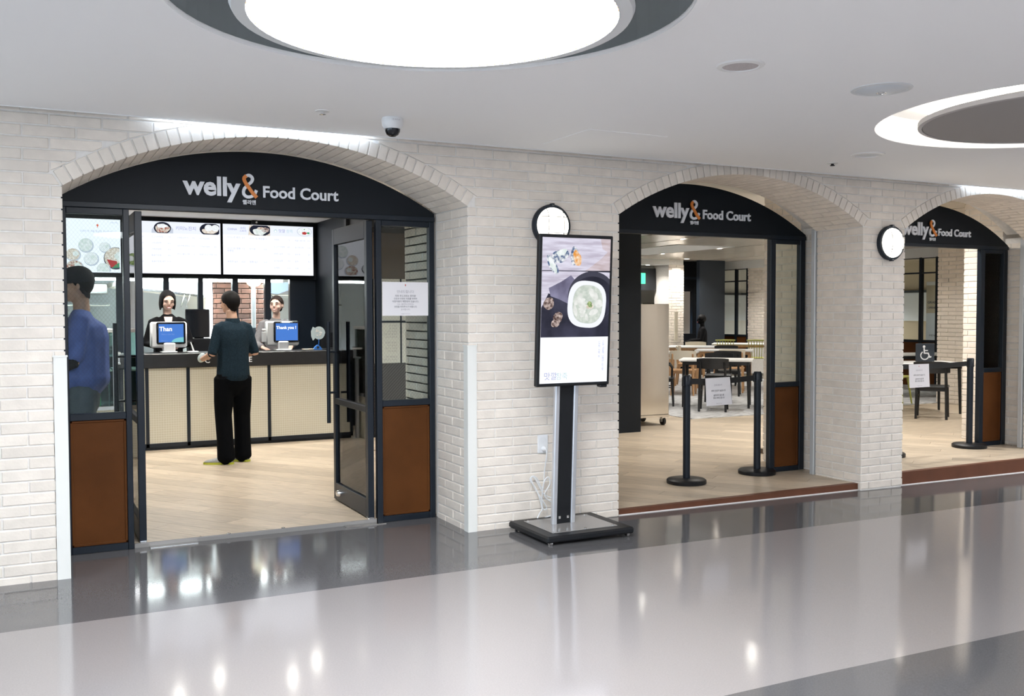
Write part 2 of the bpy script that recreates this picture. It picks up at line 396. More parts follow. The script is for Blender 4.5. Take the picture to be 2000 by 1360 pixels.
ceil = thing('ceiling', 'smooth white plaster ceiling of the corridor', 'ceiling', kind='structure')
CA = (1.395, -2.72, .97, (.05, 2.85, -4.1, -1.2)); CB = (5.57, -2.46, 1.10, (4.1, 7.1, -4.1, -1.2))
b = MB()
def crect(x0, x1, y0, y1): b.box(x0, x1, y0, y1, H, H+.02)
YF = -.055
crect(-9, .05, -4.1, -1.2); crect(2.85, 4.1, -4.1, -1.2); crect(7.1, 24, -4.1, -1.2); crect(-9, 24, -1.2, YF); crect(-9, 24, -9, -4.1)
for (cx, cy, r, (x0, x1, y0, y1)), DP in ((CA, .19), (CB, .17)):
    an = sorted([2*PI*k/72 for k in range(72)]+[math.atan2(y-cy, x-cx) % (2*PI) for x in (x0, x1) for y in (y0, y1)])
    inn, out = [], []
    for a in an:
        dx, dy = math.cos(a), math.sin(a)
        t = min(((x1-cx)/dx if dx > 1e-9 else (x0-cx)/dx if dx < -1e-9 else 9e9), ((y1-cy)/dy if dy > 1e-9 else (y0-cy)/dy if dy < -1e-9 else 9e9))
        inn.append((cx+r*dx, cy+r*dy)); out.append((cx+t*dx, cy+t*dy))
    n = len(an)
    vs = [(*p, H) for p in out]+[(*p, H) for p in inn]+[(*p, H+DP) for p in inn]+[(cx, cy, H+DP)]
    fs = [(i, (i+1) % n, (i+1) % n+n, i+n) for i in range(n)]+[(i+n, (i+1) % n+n, (i+1) % n+2*n, i+2*n) for i in range(n)]+[(i+2*n, (i+1) % n+2*n, 3*n) for i in range(n)]
    b.add(vs, fs)
b.build('plaster_sheet', 'plaster', ceil)
b = MB(); b.rings([[(CA[0]+(CA[2]-.002)*math.cos(2*PI*k/72), CA[1]+(CA[2]-.002)*math.sin(2*PI*k/72), z) for k in range(72)] for z in (H+.012, H+.185)], False, False).build('recess_wall', 'recess_grey', ceil)
b = MB(); cx, cy, r = CA[:3]
b.lathe([(r+.005, H-.0), (r+.005, H-.008), (r+.045, H-.008), (r+.055, H)], (cx, cy, 0), n=72); 
b = MB()
R = []
for rr, zz in ((r+.002, H+.002), (r+.002, H-.007), (r+.048, H-.007), (r+.054, H+.002)): R.append([(cx+rr*math.cos(2*PI*k/72), cy+rr*math.sin(2*PI*k/72), zz) for k in range(72)])
b.rings(R, False, False).build('opening_rim', 'plaster', ceil)
b = MB().box(3.2, 3.8, -.88, -.28, H-.0035, H+.01, .002); b.build('access_panel', 'plaster', ceil)
# edge of the ceiling above the brick front (shadow gap with a little slot behind it)
MB().box(-9, 24, YF-.012, YF, H-.004, H+.10).build('edge_trim', 'plaster', ceil)
MB().box(-9, 24, YF, .6, H+.10, H+.12).build('gap_board', 'plaster', ceil)

bw = MB().box(-2.5, 24, -9.1, -9, -.3, 2.7).build('wall_back', 'wall_grey'); tag(bw, 'plain white wall on the far side of the corridor', 'wall', kind='structure')  # unseen; grey tone and open left end shaped to limit fill light
for x in (24,):
    w = MB().box(x, x+.1, -9.1, .6, -.3, 2.7).build('wall_end', 'plaster'); tag(w, 'plain white wall closing the %s end of the corridor' % ('near' if x < 0 else 'far'), 'wall', kind='structure')

# ------------------------------------------------------------------ brickwork
LB = .278; JT = .009
_bc = {}
def brick_mesh(w, h, d, m='brick'):
    k = (round(w/.004), round(h/.003), round(d, 3), m)
    if k not in _bc:
        w, h = k[0]*.004, k[1]*.003; c = .003
        vs = [(-w/2, 0, -h/2), (w/2, 0, -h/2), (w/2, 0, h/2), (-w/2, 0, h/2)]
        vs += [(x, d-c, z) for x, _, z in vs[:4]]+[(x-c*(1 if x > 0 else -1), d, z-c*(1 if z > 0 else -1)) for x, _, z in vs[:4]]
        fs = [(i, (i+1) % 4, (i+1) % 4+4, i+4) for i in range(4)]+[(i+4, (i+1) % 4+4, (i+1) % 4+8, i+8) for i in range(4)]+[(8, 9, 10, 11)]
        mb = MB(); mb.add(vs, fs); _bc[k] = mb.mesh('brick', m)
    return _bc[k]
def face_mtx(o, u, n): # columns: u, outward n, z
    z = Vector((0, 0, 1))
    return Matrix(((u[0], n[0], z[0], o[0]), (u[1], n[1], z[1], o[1]), (u[2], n[2], z[2], o[2]), (0, 0, 0, 1)))
def brick_face(parent, O, u, n, L, rows, phase=0, zmin=-9, m='brick', lb=LB, course=U, ztop=39.2*U, d=.012, region=None, name='brick'):
    u, n = Vector(u), Vector(n)
    for k in rows:
        z1 = ztop-k*course-JT/2; z0 = max(ztop-(k+1)*course+JT/2, zmin)
        if z1-z0 < .012: continue
        x = -lb*((.5 if k % 2 else 0)+phase)
        while x < -lb: x += lb
        while x < L:
            a, c = max(x+JT/2, 0), min(x+lb-JT/2, L); x += lb
            if c-a < .03: 
                continue
            off = random.uniform(-.0012, .0012)
            if region:
                poly = region([(a, z0), (c, z0), (c, z1), (a, z1)])
                if not poly or area(poly) < .0012: continue
                if len(poly) != 4 or area(poly) < (c-a)*(z1-z0)*.999:
                    cxx = sum(p[0] for p in poly)/len(poly); czz = sum(p[1] for p in poly)/len(poly); nn = len(poly)
                    vs = [(p[0]-cxx, 0, p[1]-czz) for p in poly]+[(p[0]-cxx, d-.003, p[1]-czz) for p in poly]+[((p[0]-cxx)*.975, d, (p[1]-czz)*.95) for p in poly]
                    fs = [(i, (i+1) % nn, (i+1) % nn+nn, i+nn) for i in range(nn)]+[(i+nn, (i+1) % nn+nn, (i+1) % nn+2*nn, i+2*nn) for i in range(nn)]+[tuple(range(2*nn, 3*nn))]
                    me = MB().add(vs, fs).mesh('brick', m)
                    link(name, me, parent, mtx=face_mtx(Vector(O)+u*cxx+n*(off-d)+Vector((0, 0, czz)), u, n)); continue
            link(name, brick_mesh(c-a, z1-z0, d, m), parent, mtx=face_mtx(Vector(O)+u*((a+c)/2)+n*(off-d)+Vector((0, 0, (z0+z1)/2)), u, n))
CO = .007    # mortar bed lies this far behind the brick faces
# arches: (x0, x1, depth of the brick reveal, floor inside)
ARCH = [(.24, 2.765, .56, 0.0), (4.0, 6.49, .55, 0.0), (7.0, 9.40, .55, .055)]
ZS = (39.2-6)*U                         # springing
RISE = .365
def arc(x0, x1):
    hs = (x1-x0)/2; R_ = (hs*hs+RISE*RISE)/(2*RISE); return (x0+x1)/2, ZS+RISE-R_, R_
ARCS = [arc(a[0], a[1]) for a in ARCH]
RING = .092
rows_low = range(6, 41)
def pier(name, label, x0, x1, front_phase, jamb=None, jd=.56):
    t = thing(name, label, 'pillar' if 'pillar' in name else 'wall', kind='structure')
    zm = fz((x0+x1)/2 if x0 > 0 else x1)-.004
    MB().box(x0+CO, x1-CO, CO, 1.22 if x1 < 5 else jd-.002, zm-.05, ZS).build('mortar_core', 'mortar', t)
    brick_face(t, (x0, 0, 0), (1, 0, 0), (0, -1, 0), x1-x0, rows_low, front_phase, zm)
    if jamb is not None:
        brick_face(t, (x0, 0, 0), (0, 1, 0), (-1, 0, 0), jd, rows_low, jamb, fz(x0)-.004)
    return t
wall_left = pier('wall_left', 'white painted brick pier at the left edge, beside the blue-shirted customer', -.9, .24, .12)
pil1 = pier('pillar', 'wide cream brick pillar behind the portrait display stand', 2.765, 4.0, .76, .0)
pil2 = pier('pillar', 'narrow cream brick pillar carrying the unobstructed round wall lamp', 6.49, 7.0, .16, .3, .54)
wall_right = pier('wall_right', 'brick pier cut off by the right edge of the picture', 9.40, 10.6, .4, .2, .54)
# back halves of the reveals, behind the glazed screens
for nm, xx, y0, y1, ph, zf, t in (('', 2.765, .645, 1.22, .3, 0, pil1), ('', 6.62, .885, 1.39, .1, 0, pil2), ('', 9.50, .885, 1.365, .5, .055, wall_right)):
    s = thing('wall_return', 'inner brick return of the %s' % {2.765: 'wide pillar seen through the glass with the paper notice', 6.62: 'narrow pillar behind the middle arch', 9.50: 'right pier behind the third arch'}[xx], 'wall', kind='structure')
    MB().box(xx+CO, xx+.35, y0, y1-CO, zf, 2.75).build('mortar_core', 'mortar', s)
    brick_face(s, (xx, y0, 0), (0, 1, 0), (-1, 0, 0), y1-y0, range(-1, 40), ph, zf)
    brick_face(s, (xx, y1, 0), (1, 0, 0), (0, 1, 0), .2, range(-1, 8), ph, zf)
# upper wall with the arches cut out
up = thing('wall_upper', 'brick spandrels between the three arches, under the ceiling', 'wall', kind='structure')
def region(poly):
    for cx, cz, R_ in ARCS:
        d = [math.hypot(p[0]-.9-cx, p[1]-cz) for p in poly]; RR = R_+RING+JT*.7
        if min(d) > RR+.3: continue
        mx = sum(p[0] for p in poly)/len(poly)-.9; mz = sum(p[1] for p in poly)/len(poly)
        a = math.atan2(mx-cx, mz-cz)
        if abs(a) > 1.2: continue
        hw = [(q[1]-q[0])/2 for q in ARCH][ARCS.index((cx, cz, R_))]; a0 = math.asin(hw/R_)
        def tangent(t_):
            nx, nz = math.sin(t_), math.cos(t_)
            return clip_poly(poly, -nx, -nz, -(RR+nx*(cx+.9)+nz*cz))
        cand = [tangent(max(-a0, min(a0, a)))]
        if abs(a) > a0-.15:       # beside the ring's skewback: cut along its radial end instead where that leaves more
            g = 1 if a > 0 else -1; ca, sa = math.cos(a0), math.sin(a0)
            cand.append(clip_poly(poly, -g*ca, sa, -JT-g*ca*(cx+.9)+sa*cz))
        poly = max(cand, key=lambda q: area(q) if len(q) > 2 else 0)
        if len(poly) < 3: return None
    return poly
brick_face(up, (-.9, 0, 0), (1, 0, 0), (0, -1, 0), 11.5, range(-1, 6), .12, region=region)
b = MB()
edges = sorted(set([-.9, 10.6]+[x for a in ARCH for x in a[:2]]))
for (x0, x1, dd, zf), (cx, cz, R_) in zip(ARCH, ARCS):
    n = 40; a0 = math.asin((x1-x0)/2/R_)
    A = [(-a0+2*a0*k/n) for k in range(n+1)]
    for a, c in zip(A, A[1:]):
        p = [(cx+(R_+CO)*math.sin(t), cz+(R_+CO)*math.cos(t)) for t in (a, c)]
        b.prism([p[0], p[1], (p[1][0], 2.95), (p[0][0], 2.95)], CO, dd)
for x0, x1 in ((-.9, .24), (2.765, 4.0), (6.49, 7.0), (9.4, 10.6)): b.box(x0, x1, CO, .55, ZS, 2.95)
b.build('mortar_core', 'mortar', up)
def prism_brick(poly, y0, y1, parent):
    cxx = sum(p[0] for p in poly)/len(poly); czz = sum(p[1] for p in poly)/len(poly)
    n = len(poly); q = [(p[0]-cxx, p[1]-czz) for p in poly]; c = .003; yl = y1-y0
    vs = [(x*.94, 0, z*.97) for x, z in q]+[(x, c, z) for x, z in q]+[(x, yl, z) for x, z in q]
    fs = [tuple(range(n-1, -1, -1))]+[(i, (i+1) % n, (i+1) % n+n, i+n) for i in range(n)]+[(i+n, (i+1) % n+n, (i+1) % n+2*n, i+2*n) for i in range(n)]+[tuple(range(2*n, 3*n))]
    link('brick', MB().add(vs, fs).mesh('brick', 'brick'), parent, loc=(cxx, y0, czz))
for (x0, x1, dd, zf), (cx, cz, R_), nm in zip(ARCH, ARCS, ('over the double doors', 'over the middle opening', 'over the opening at the right edge')):
    t = thing('brick_arch', 'segmental arch ring of pale bricks %s' % nm, 'arch', kind='structure')
    a0 = math.asin((x1-x0)/2/R_); n = round(2*a0*R_/.0655); da = 2*a0/n
    for i in range(n):
        a = -a0+i*da+JT/2/R_; c = -a0+(i+1)*da-JT/2/R_
        P = lambda r, t_: (cx+r*math.sin(t_), cz+r*math.cos(t_))
        poly = [P(R_, a), P(R_, c), P(R_+RING, c), P(R_+RING, a)]
        j = .14 if i % 2 else .275
        cuts = [-.003+random.uniform(-.001, .001), j]
        while cuts[-1] < dd-.1: cuts.append(min(cuts[-1]+.275, dd))
        if cuts[-1] < dd: cuts.append(dd)
        for k, (y0, y1) in enumerate(zip(cuts, cuts[1:])): prism_brick(poly, y0+(JT if k else 0), y1, t)
# plain plaster and metal linings of the second, wider reveal behind arches two and three
for (x0, x1, dd, zf), (cx, cz, R_), fx1, nm in ((ARCH[1], ARCS[1], 6.62, 'middle'), (ARCH[2], ARCS[2], 9.50, 'third')):
    t = thing('trim', 'white metal shutter track and plaster lining inside the %s arch' % nm, 'trim', kind='structure')
    MB().box(x1-.012, x1+.03, dd+.002, dd+.05, zf, ZS+.02, .003).build('shutter_track', 'track', t)
    MB().box(x1+.035, x1+.06, dd+.05, dd+.075, zf, ZS+.02).build('track_gap', 'black_metal', t)
    MB().box(fx1+.03, fx1+.08, dd+.055, .90, zf, ZS+.05).build('side_lining', 'mortar', t); parent_ = t
    brick_face(t, (fx1+.022, dd+.055, 0), (0, 1, 0), (-1, 0, 0), .30, range(6, 40), .3, zf)
    R2 = R_+.13; b = MB(); n = 40; a0 = math.asin(((fx1-(x0+x1)/2))/R2)
    for k in range(n):
        a, c = -a0+2*a0*k/n, -a0+2*a0*(k+1)/n
        p = [(cx+R2*math.sin(q), cz+R2*math.cos(q)) for q in (a, c)]
        b.prism([p[0], p[1], (p[1][0], 3.0), (p[0][0], 3.0)], dd, .84)
    b.build('curved_lining', 'mortar', t)

# ------------------------------------------------------------------ interior floors
def planks(name, label, poly_x0, poly_x1, poly_y0, poly_y1, z, ang=126, w=.19, l=1.25, holes=()):
    t = thing(name, label, 'floor', kind='structure')
    MB().box(poly_x0, poly_x1, poly_y0, poly_y1, z-.06, z-.006).build('subfloor', 'oak_gap', t)
    a = math.radians(ang); d = Vector((math.cos(a), math.sin(a))); q = Vector((-d.y, d.x))
    cs = [Vector((x, y)) for x in (poly_x0, poly_x1) for y in (poly_y0, poly_y1)]
    ua = [c.dot(d) for c in cs]; va = [c.dot(q) for c in cs]; v = min(va); i = 0
    while v < max(va):
        u = min(ua)-l*((i*.37) % 1)
        while u < max(ua):
            g = .0012; rect = [(u+g, v+g), (u+l-g, v+g), (u+l-g, v+w-g), (u+g, v+w-g)]
            P = [tuple(d*p[0]+q*p[1]) for p in rect]
            for A, B, C_ in ((-1, 0, -poly_x0), (1, 0, poly_x1), (0, -1, -poly_y0), (0, 1, poly_y1)): P = clip_poly(P, A, B, C_) if P else P
            if len(P) >= 3 and area(P) > .004:
                cxx = sum(p[0] for p in P)/len(P); cyy = sum(p[1] for p in P)/len(P)
                L_ = [((p[0]-cxx)*d.x+(p[1]-cyy)*d.y, (p[0]-cxx)*q.x+(p[1]-cyy)*q.y) for p in P]
                me = MB().prism_z(L_, -.012, 0).mesh('plank', 'oak')
                o = link('plank', me, t, loc=(cxx, cyy, z)); o.rotation_euler = (0, 0, a)
            u += l
        v += w; i += 1
    return t
planks('floor', 'light oak plank floor laid diagonally inside the double doors', .10, 3.42, .605, 5.15, 0.0)
planks('floor', 'light oak plank floor laid diagonally inside the middle arch', 3.42, 9.9, .085, 5.15, 0.0)
planks('floor_step', 'raised oak plank floor behind the right-hand step', 6.98, 10.2, .05, 1.85, .055)
for n_, x0, x1, y0, y1 in (('floor_back', -3, 6.6, 5.15, 10.5), ('floor_back', 6.6, 20, 5.15, 15.2), ('floor_back', 9.9, 20, -.0, 5.15), ('floor_back', -3, .1, .6, 5.15)):
    f = MB().box(x0, x1, y0, y1, -.06, 0).build(n_, 'oak'); tag(f, 'oak floor further back, %s' % ('behind the order counter' if x1 == 6.6 else 'under the far dining tables' if y1 > 11 else 'right of the third arch' if x0 > 5 else 'left of the doors'), 'floor', kind='structure')
c = MB().prism_z([(8.34, 4.78), (13.28, 4.82), (18, 4.9), (18, 15), (8.34, 15)], 0, .008).build('carpet', 'carpet'); tag(c, 'mottled grey carpet under the dining tables', 'carpet', kind='structure')
for i, (x0, x1, zt, lab) in enumerate(((4.0, 6.49, 0, 'low red-brown step edge under the middle arch'), (7.0, 9.4, .055, 'red-brown step edge under the right arch'))):
    t = thing('trim_step', lab, 'step', kind='structure')
    b = MB(); b.add([(x0, .03, fz(x0)-.02), (x1, .03, fz(x1)-.02), (x1, .03, zt+.001), (x0, .03, zt+.001), (x0, .085, fz(x0)-.02), (x1, .085, fz(x1)-.02), (x1, .085, zt+.001), (x0, .085, zt+.001)], [(0, 1, 2, 3), (7, 6, 5, 4), (3, 2, 6, 7), (0, 3, 7, 4), (1, 5, 6, 2)])
    b.build('riser', 'riser', t)
    b = MB(); b.add([(x0, .015, fz(x0)+.001), (x1, .015, fz(x1)+.001), (x1, .034, fz(x1)+.010), (x0, .034, fz(x0)+.010), (x0, .034, fz(x0)-.01), (x1, .034, fz(x1)-.01)], [(0, 1, 2, 3), (0, 4, 5, 1), (2, 5, 4, 3)])
    b.build('caulk_line', 'caulk', t)

# ------------------------------------------------------------------ glazed fronts under the arches
def arch_poly(x0, x1, zb, zs, rise, inset=0, n=36):
    hs = (x1-x0)/2; R_ = (hs*hs+rise*rise)/(2*rise); cx = (x0+x1)/2; cz = zs+rise-R_; a0 = math.asin(hs/R_)
    return [(x0, zb)]+[(x1, zb)]+[(cx+R_*math.sin(a0-2*a0*k/n), cz+R_*math.cos(a0-2*a0*k/n)) for k in range(n+1)]
def sign_board(x0, x1, y, zb, zs, rise, label, tx, tw, bx, w_welly, fc_x, fc_w, zbase):
    t = thing('sign_board', label, 'sign', (0, 0, 0))
    MB().prism(arch_poly(x0, x1, zb, zs, rise), y, y+.05).build('board', 'black_board', t)
    MB().box(x0, x1, y-.012, y, zb, zb+.035, .003).build('lower_rail', 'black_metal', t)
    k = w_welly
    b = MB(); letters(b, 'welly', tx, y-.012, zbase, w=k, bold=.032, extrude=.006); b.build('lettering', 'letter_white', t, label='white raised letters spelling welly')
    # the ampersand with its orange ribbon stroke, drawn as bent flat bars
    ax = tx+k*1.01; s = k*1.28
    def bar(pts, wd, y0):
        bb = MB(); L_, R_ = [], []
        for i, p in enumerate(pts):
            a, c_ = pts[max(i-1, 0)], pts[min(i+1, len(pts)-1)]; d = Vector((c_[0]-a[0], c_[1]-a[1])).normalized(); nn = Vector((-d.y, d.x))*wd/2
            L_.append((p[0]+nn.x, p[1]+nn.y)); R_.append((p[0]-nn.x, p[1]-nn.y))
        for i in range(len(pts)-1): bb.prism([L_[i], L_[i+1], R_[i+1], R_[i]], y0, y0+.012)
        return bb
    def sp(pts, n=6):
        out = []
        for i in range(len(pts)-1):
            p0, p1, p2, p3 = pts[max(i-1, 0)], pts[i], pts[i+1], pts[min(i+2, len(pts)-1)]
            for j in range(n):
                u = j/n; out.append(tuple(.5*(2*p1[q]+(p2[q]-p0[q])*u+(2*p0[q]-5*p1[q]+4*p2[q]-p3[q])*u*u+(3*p1[q]-p0[q]-3*p2[q]+p3[q])*u**3) for q in (0, 1)))
        return out+[pts[-1]]
    wh = [(.072, .285), (.115, .30), (.158, .265), (.150, .215), (.10, .165), (.045, .105), (.035, .04), (.075, -.002), (.135, .0), (.185, .035), (.215, .095)]
    og = [(.072, .29), (.040, .25), (.060, .19), (.105, .125), (.155, .055), (.215, -.01)]
    bar(sp([(ax+px*s, zbase+pz*s) for px, pz in wh]), .043*s, y-.016).build('ampersand', 'letter_white', t, label='white ampersand of the sign')
    bar(sp([(ax+px*s, zbase+pz*s) for px, pz in og]), .048*s, y-.024).build('ribbon', 'letter_orange', t, label='orange ribbon stroke of the ampersand')
    b = MB(); letters(b, '웰리앤', ax+.02*s, y-.010, zbase-.105*s, w=.185*s, bold=.02, extrude=.004); b.build('small_lettering', 'letter_white', t, label='small white Korean letters under the ampersand')
    b = MB(); letters(b, 'Food Court', fc_x, y-.012, zbase, w=fc_w, bold=.022, extrude=.006); b.build('lettering', 'letter_white', t, label='white raised letters spelling Food Court')
    return t
sign_board(.235, 2.755, .575, 2.165, ZS+.0, .36, 'black arched sign board over the double doors reading welly& Food Court', .978, 0, 0, .372, 1.500, .525, 2.282)
sign_board(3.88, 6.62, .82, 2.165, ZS-.01, .40, 'black arched sign board over the middle opening reading welly& Food Court', 4.87, 0, 0, .385, 5.405, .540, 2.318)
sign_board(6.88, 9.50, .82, 2.15, ZS-.03, .39, 'black arched sign board over the right opening reading welly& Food Court, first letter hidden', 7.875, 0, 0, .385, 8.400, .490, 2.268)

def sidelight(name, label, x0, x1, y, zf, ztop, zrail, gl='glass_wired', post_side='R', pw=.036):
    """glazed panel over a brown panel in a black steel frame"""
    t = thing(name, label, 'window', kind='structure')
    d = .055
    MB().box(x0, x0+pw, y, y+d, zf, ztop, .003).build('post', 'black_metal', t); MB().box(x1-pw, x1, y, y+d, zf, ztop, .003).build('post', 'black_metal', t)
    MB().box(x0+pw, x1-pw, y+.004, y+d-.004, ztop-.04, ztop, .003).build('top_rail', 'black_metal', t)
    MB().box(x0+pw, x1-pw, y+.002, y+d, zrail-.022, zrail+.022, .003).build('middle_rail', 'black_metal', t)
    MB().box(x0+pw, x1-pw, y+.002, y+d, zf, zf+.045, .003).build('bottom_rail', 'black_metal', t)
    MB().box(x0+pw-.004, x1-pw+.004, y+.024, y+.030, zrail+.018, ztop-.036).build('pane', gl, t)
    p = MB().box(x0+pw-.002, x1-pw+.002, y+.020, y+.036, zf+.04, zrail-.018).build('wood_panel', 'brown_panel', t)
    b = MB(); a0, a1, c0, c1 = x0+pw, x1-pw, zf+.045, zrail-.022
    for (p0, p1, q0, q1) in ((a0, a0+.016, c0, c1), (a1-.016, a1, c0, c1), (a0, a1, c0, c0+.016), (a0, a1, c1-.016, c1)): b.box(p0, p1, y+.012, y+.022, q0, q1, .003)
    b.build('beading', 'brown_panel', t)
    return t
sidelight('window_1', 'left side panel of the doors, wired glass over brown wood', .245, .648, .575, -.028, 2.165, .842)
sidelight('window_2', 'right side panel of the doors, with a paper notice on its glass', 2.305, 2.755, .575, -.028, 2.165, .838, pw=.040)
sidelight('window_3', 'side panel right of the stanchions in the middle arch', 6.20, 6.62, .82, 0, 2.165, .815, 'glass', pw=.060)
sidelight('window_4', 'narrow side panel at the right edge beside the lone stanchion', 9.08, 9.50, .82, .055, 2.15, .865, 'glass', pw=.062)
for x, lab in ((.70, 'left'), (2.245, 'right')):
    o = MB().box(x-.02 if x > 1 else x-.035, x+.055 if x > 1 else x+.02, .585, .62, 2.165, 2.19).build('trim', 'black_metal'); tag(o, 'dark pivot block over the %s door leaf' % lab, 'trim', kind='structure')

def door(name, label, x, side, y0=.60, w=.86):
    """glazed leaf swung open at a right angle: it lies along +y at x; side = -1/+1 is where its outer face looks"""
    t = thing(name, label, 'door', (x, y0, .008), kind='structure')
    z0, z1, th = .0, 2.15, .045
    def part(n_, y_0, y_1, z_0, z_1, m='black_metal'): return MB().box(-th/2, th/2, y_0, y_1, z_0, z_1, .003).build(n_, m, t)
    part('stile', 0, .055, z0, z1); part('stile', w-.055, w, z0, z1); part('top_rail', .055, w-.055, z1-.125, z1); part('bottom_rail', .055, w-.055, z0, z0+.135); part('middle_rail', .055, w-.055, .765, .812)
    MB().box(-.004, .004, .05, w-.05, .808, z1-.12).build('pane', 'glass_door', t); MB().box(-.004, .004, .05, w-.05, .13, .77).build('pane', 'glass_door', t)
    h = MB().build
    for s in (-1, 1):
        xo = s*(th/2+.062)
        hd = MB().tube([(xo, w-.09, .62), (xo, w-.09, 1.42)], .016, 10).build('handle', 'black_metal', t, smooth=True)
        for z in (.86, 1.18): MB().tube([(s*th/2, w-.09, z), (xo, w-.09, z)], .009, 8).build('handle_standoff', 'black_metal', hd)
    k = MB(); 
    for s in (-1, 1): k.lathe([(.028, 0), (.028, .012), (.022, .030), (.012, .034)], (s*th/2, 0, 0), 'X', 16, Matrix.Translation((0, w-.17, .07)) if s > 0 else Matrix.Translation((s*th/2*0, w-.17, .07)) @ Matrix.Scale(-1, 4, (1, 0, 0)) @ Matrix.Translation((th, 0, 0)))
    k.build('lock', 'chrome', t, smooth=True)
    MB().box(-.022, .022, -.004, .05, -.03, .004, .003).build('pivot', 'chrome', t)
    return t
door('door_1', 'left glazed door leaf standing open, seen edge-on', .705, 1)
door('door_2', 'right glazed door leaf standing open with the menus reflected in its glass', 2.262, -1)
for x, lab in ((.74, 'left'), (2.05, 'right')):
    d_ = bpy.data.objects['door_1' if x < 1 else 'door_2']; MB().box(x-d_.location.x, x+.30-d_.location.x, -.075, -.008, -.04, -.030, .002).build('floor_plate', 'steel', d_)
MB_ = MB().box(.65, 2.3, .592, .606, -.05, .0005, .002).build('threshold', 'base_plate'); tag(MB_, 'thin metal threshold between corridor and oak floor', 'threshold', kind='structure')
for x in (1.25, 1.62):
    o = MB().lathe([(.014, 0), (.014, .004), (.008, .006)], (x, .605, .001), n=12).build('floor_bolt', 'chrome'); tag(o, 'small metal floor bolt in the threshold, %s of two' % ('left' if x < 1.5 else 'right'), 'bolt')
# ------------------------------------------------------------------ corridor fittings
t = thing('ceiling_luminaire', 'large glowing round luminaire hanging in a dark circular ceiling recess', 'lamp', (CA[0]-.015, CA[1]-.06, H))
rd = .665
MB().lathe([(rd, -.072), (rd, -.060)], n=72).build('diffuser', 'luminaire', t)
b = MB(); R = []
for rr, zz in ((rd+.002, -.066), (rd+.004, -.078), (rd+.052, -.074), (rd+.062, -.055), (rd+.030, .185)): R.append([(rr*math.cos(2*PI*k/72), rr*math.sin(2*PI*k/72), zz) for k in range(72)])
b.rings(R, False, False).build('rim', 'drum_rim', t, smooth=True)
b = MB()
for k in range(120):
    a = 2*PI*k/120; b.ell(((rd+.003)*math.cos(a), (rd+.003)*math.sin(a), -.072), (.005, .005, .005), n=6, m=4)
o = b.build('bead_edge', 'letter_orange', t); o['kind'] = 'stuff'
# out-of-frame companions along the corridor
for i, (x, y) in enumerate(((9.9, -2.8), (-5.6, -2.72), (1.6, -7.0), (6.2, -7.0), (14, -2.8))):
    d = dup(t, (x, y, H), 0, 'glowing round corridor luminaire outside the picture, one of the further ones along the corridor', 'further corridor luminaires')
t = thing('cove_light', 'round ceiling cove with hidden warm light around a grey disc, cut by the right edge', 'lamp', (CB[0]+.02, CB[1], H))
MB().lathe([(.835, -.006), (.838, .012), (.80, .03), (.0, .03)], n=72).build('disc', 'disc_grey', t)
b = MB(); R = []
for rr, zz in ((.838, -.010), (.862, -.008), (.862, .02), (.838, .022)): R.append([(rr*math.cos(2*PI*k/72), rr*math.sin(2*PI*k/72), zz) for k in range(72)])
R.append(R[0]); b.rings(R, False, False).build('disc_rim', 'disc_edge', t)
b = MB(); R = []
for rr, zz in ((.74, .05), (.80, .05), (.80, .075), (.74, .075)): R.append([(rr*math.cos(2*PI*k/64), rr*math.sin(2*PI*k/64), zz) for k in range(64)])
R.append(R[0]); b.rings(R, False, False).build('led_ring', 'cove_led', t)
for k in range(3):
    a = 2*PI*k/3+.4; MB().tube([(.5*math.cos(a), .5*math.sin(a), .03), (.5*math.cos(a), .5*math.sin(a), .17)], .01, 6).build('hanger', 'chrome', t)
# ceiling fittings
t = thing('ceiling_speaker', 'round ceiling speaker with a flat pinkish grey grille', 'speaker', (3.01, -2.53, H))
b = MB(); R = [[(r_*math.cos(2*PI*k/40), r_*math.sin(2*PI*k/40), z) for k in range(40)] for r_, z in ((.082, -.004), (.086, -.010), (.108, -.006), (.112, 0))]
b.rings(R, False, False).build('rim', 'white_paint', t, smooth=True); MB().lathe([(.083, -.005), (.083, 0)], n=40).build('grille', 'grille', t)
t = thing('ceiling_diffuser', 'shallow domed ceiling fitting with a small ring in its middle', 'vent', (3.98, -2.475, H))
MB().lathe([(.0, -.022), (.06, -.020), (.105, -.012), (.128, -.003)], n=40).build('dome', 'detector', t, smooth=True)
b = MB(); R = [[(r_*math.cos(2*PI*k/40), r_*math.sin(2*PI*k/40), z) for k in range(40)] for r_, z in ((.124, -.003), (.130, -.008), (.150, -.004), (.152, 0))]
b.rings(R, False, False).build('rim', 'drum_rim', t, smooth=True)
b = MB(); R = [[(r_*math.cos(2*PI*k/24), r_*math.sin(2*PI*k/24), z) for k in range(24)] for r_, z in ((.019, -.021), (.022, -.0245), (.026, -.021))]
b.rings(R, False, False).build('ring', 'chrome', t, smooth=True)
def downlight(loc, label, group, r=.06, m='downlight_glow'):
    t = thing('downlight', label, 'lamp', loc, 0, group)
    b = MB(); R = [[(r_*math.cos(2*PI*k/20), r_*math.sin(2*PI*k/20), z) for k in range(20)] for r_, z in ((r*.86, -.001), (r*.9, -.008), (r*1.25, -.005), (r*1.3, 0))]
    b.rings(R, False, False).build('trim', 'white_paint', t, smooth=True)
    MB().lathe([(r*.86, -.004), (r*.86, 0)], n=20).build('bulb', m, t)
    return t
t = thing('downlight', 'unlit recessed downlight with a glossy rim, beside the cove light', 'lamp', (5.546, -.927, H))
b = MB(); R = [[(r_*math.cos(2*PI*k/32), r_*math.sin(2*PI*k/32), z) for k in range(32)] for r_, z in ((.0, -.001), (.085, -.002), (.09, -.010), (.116, -.006), (.120, 0))]
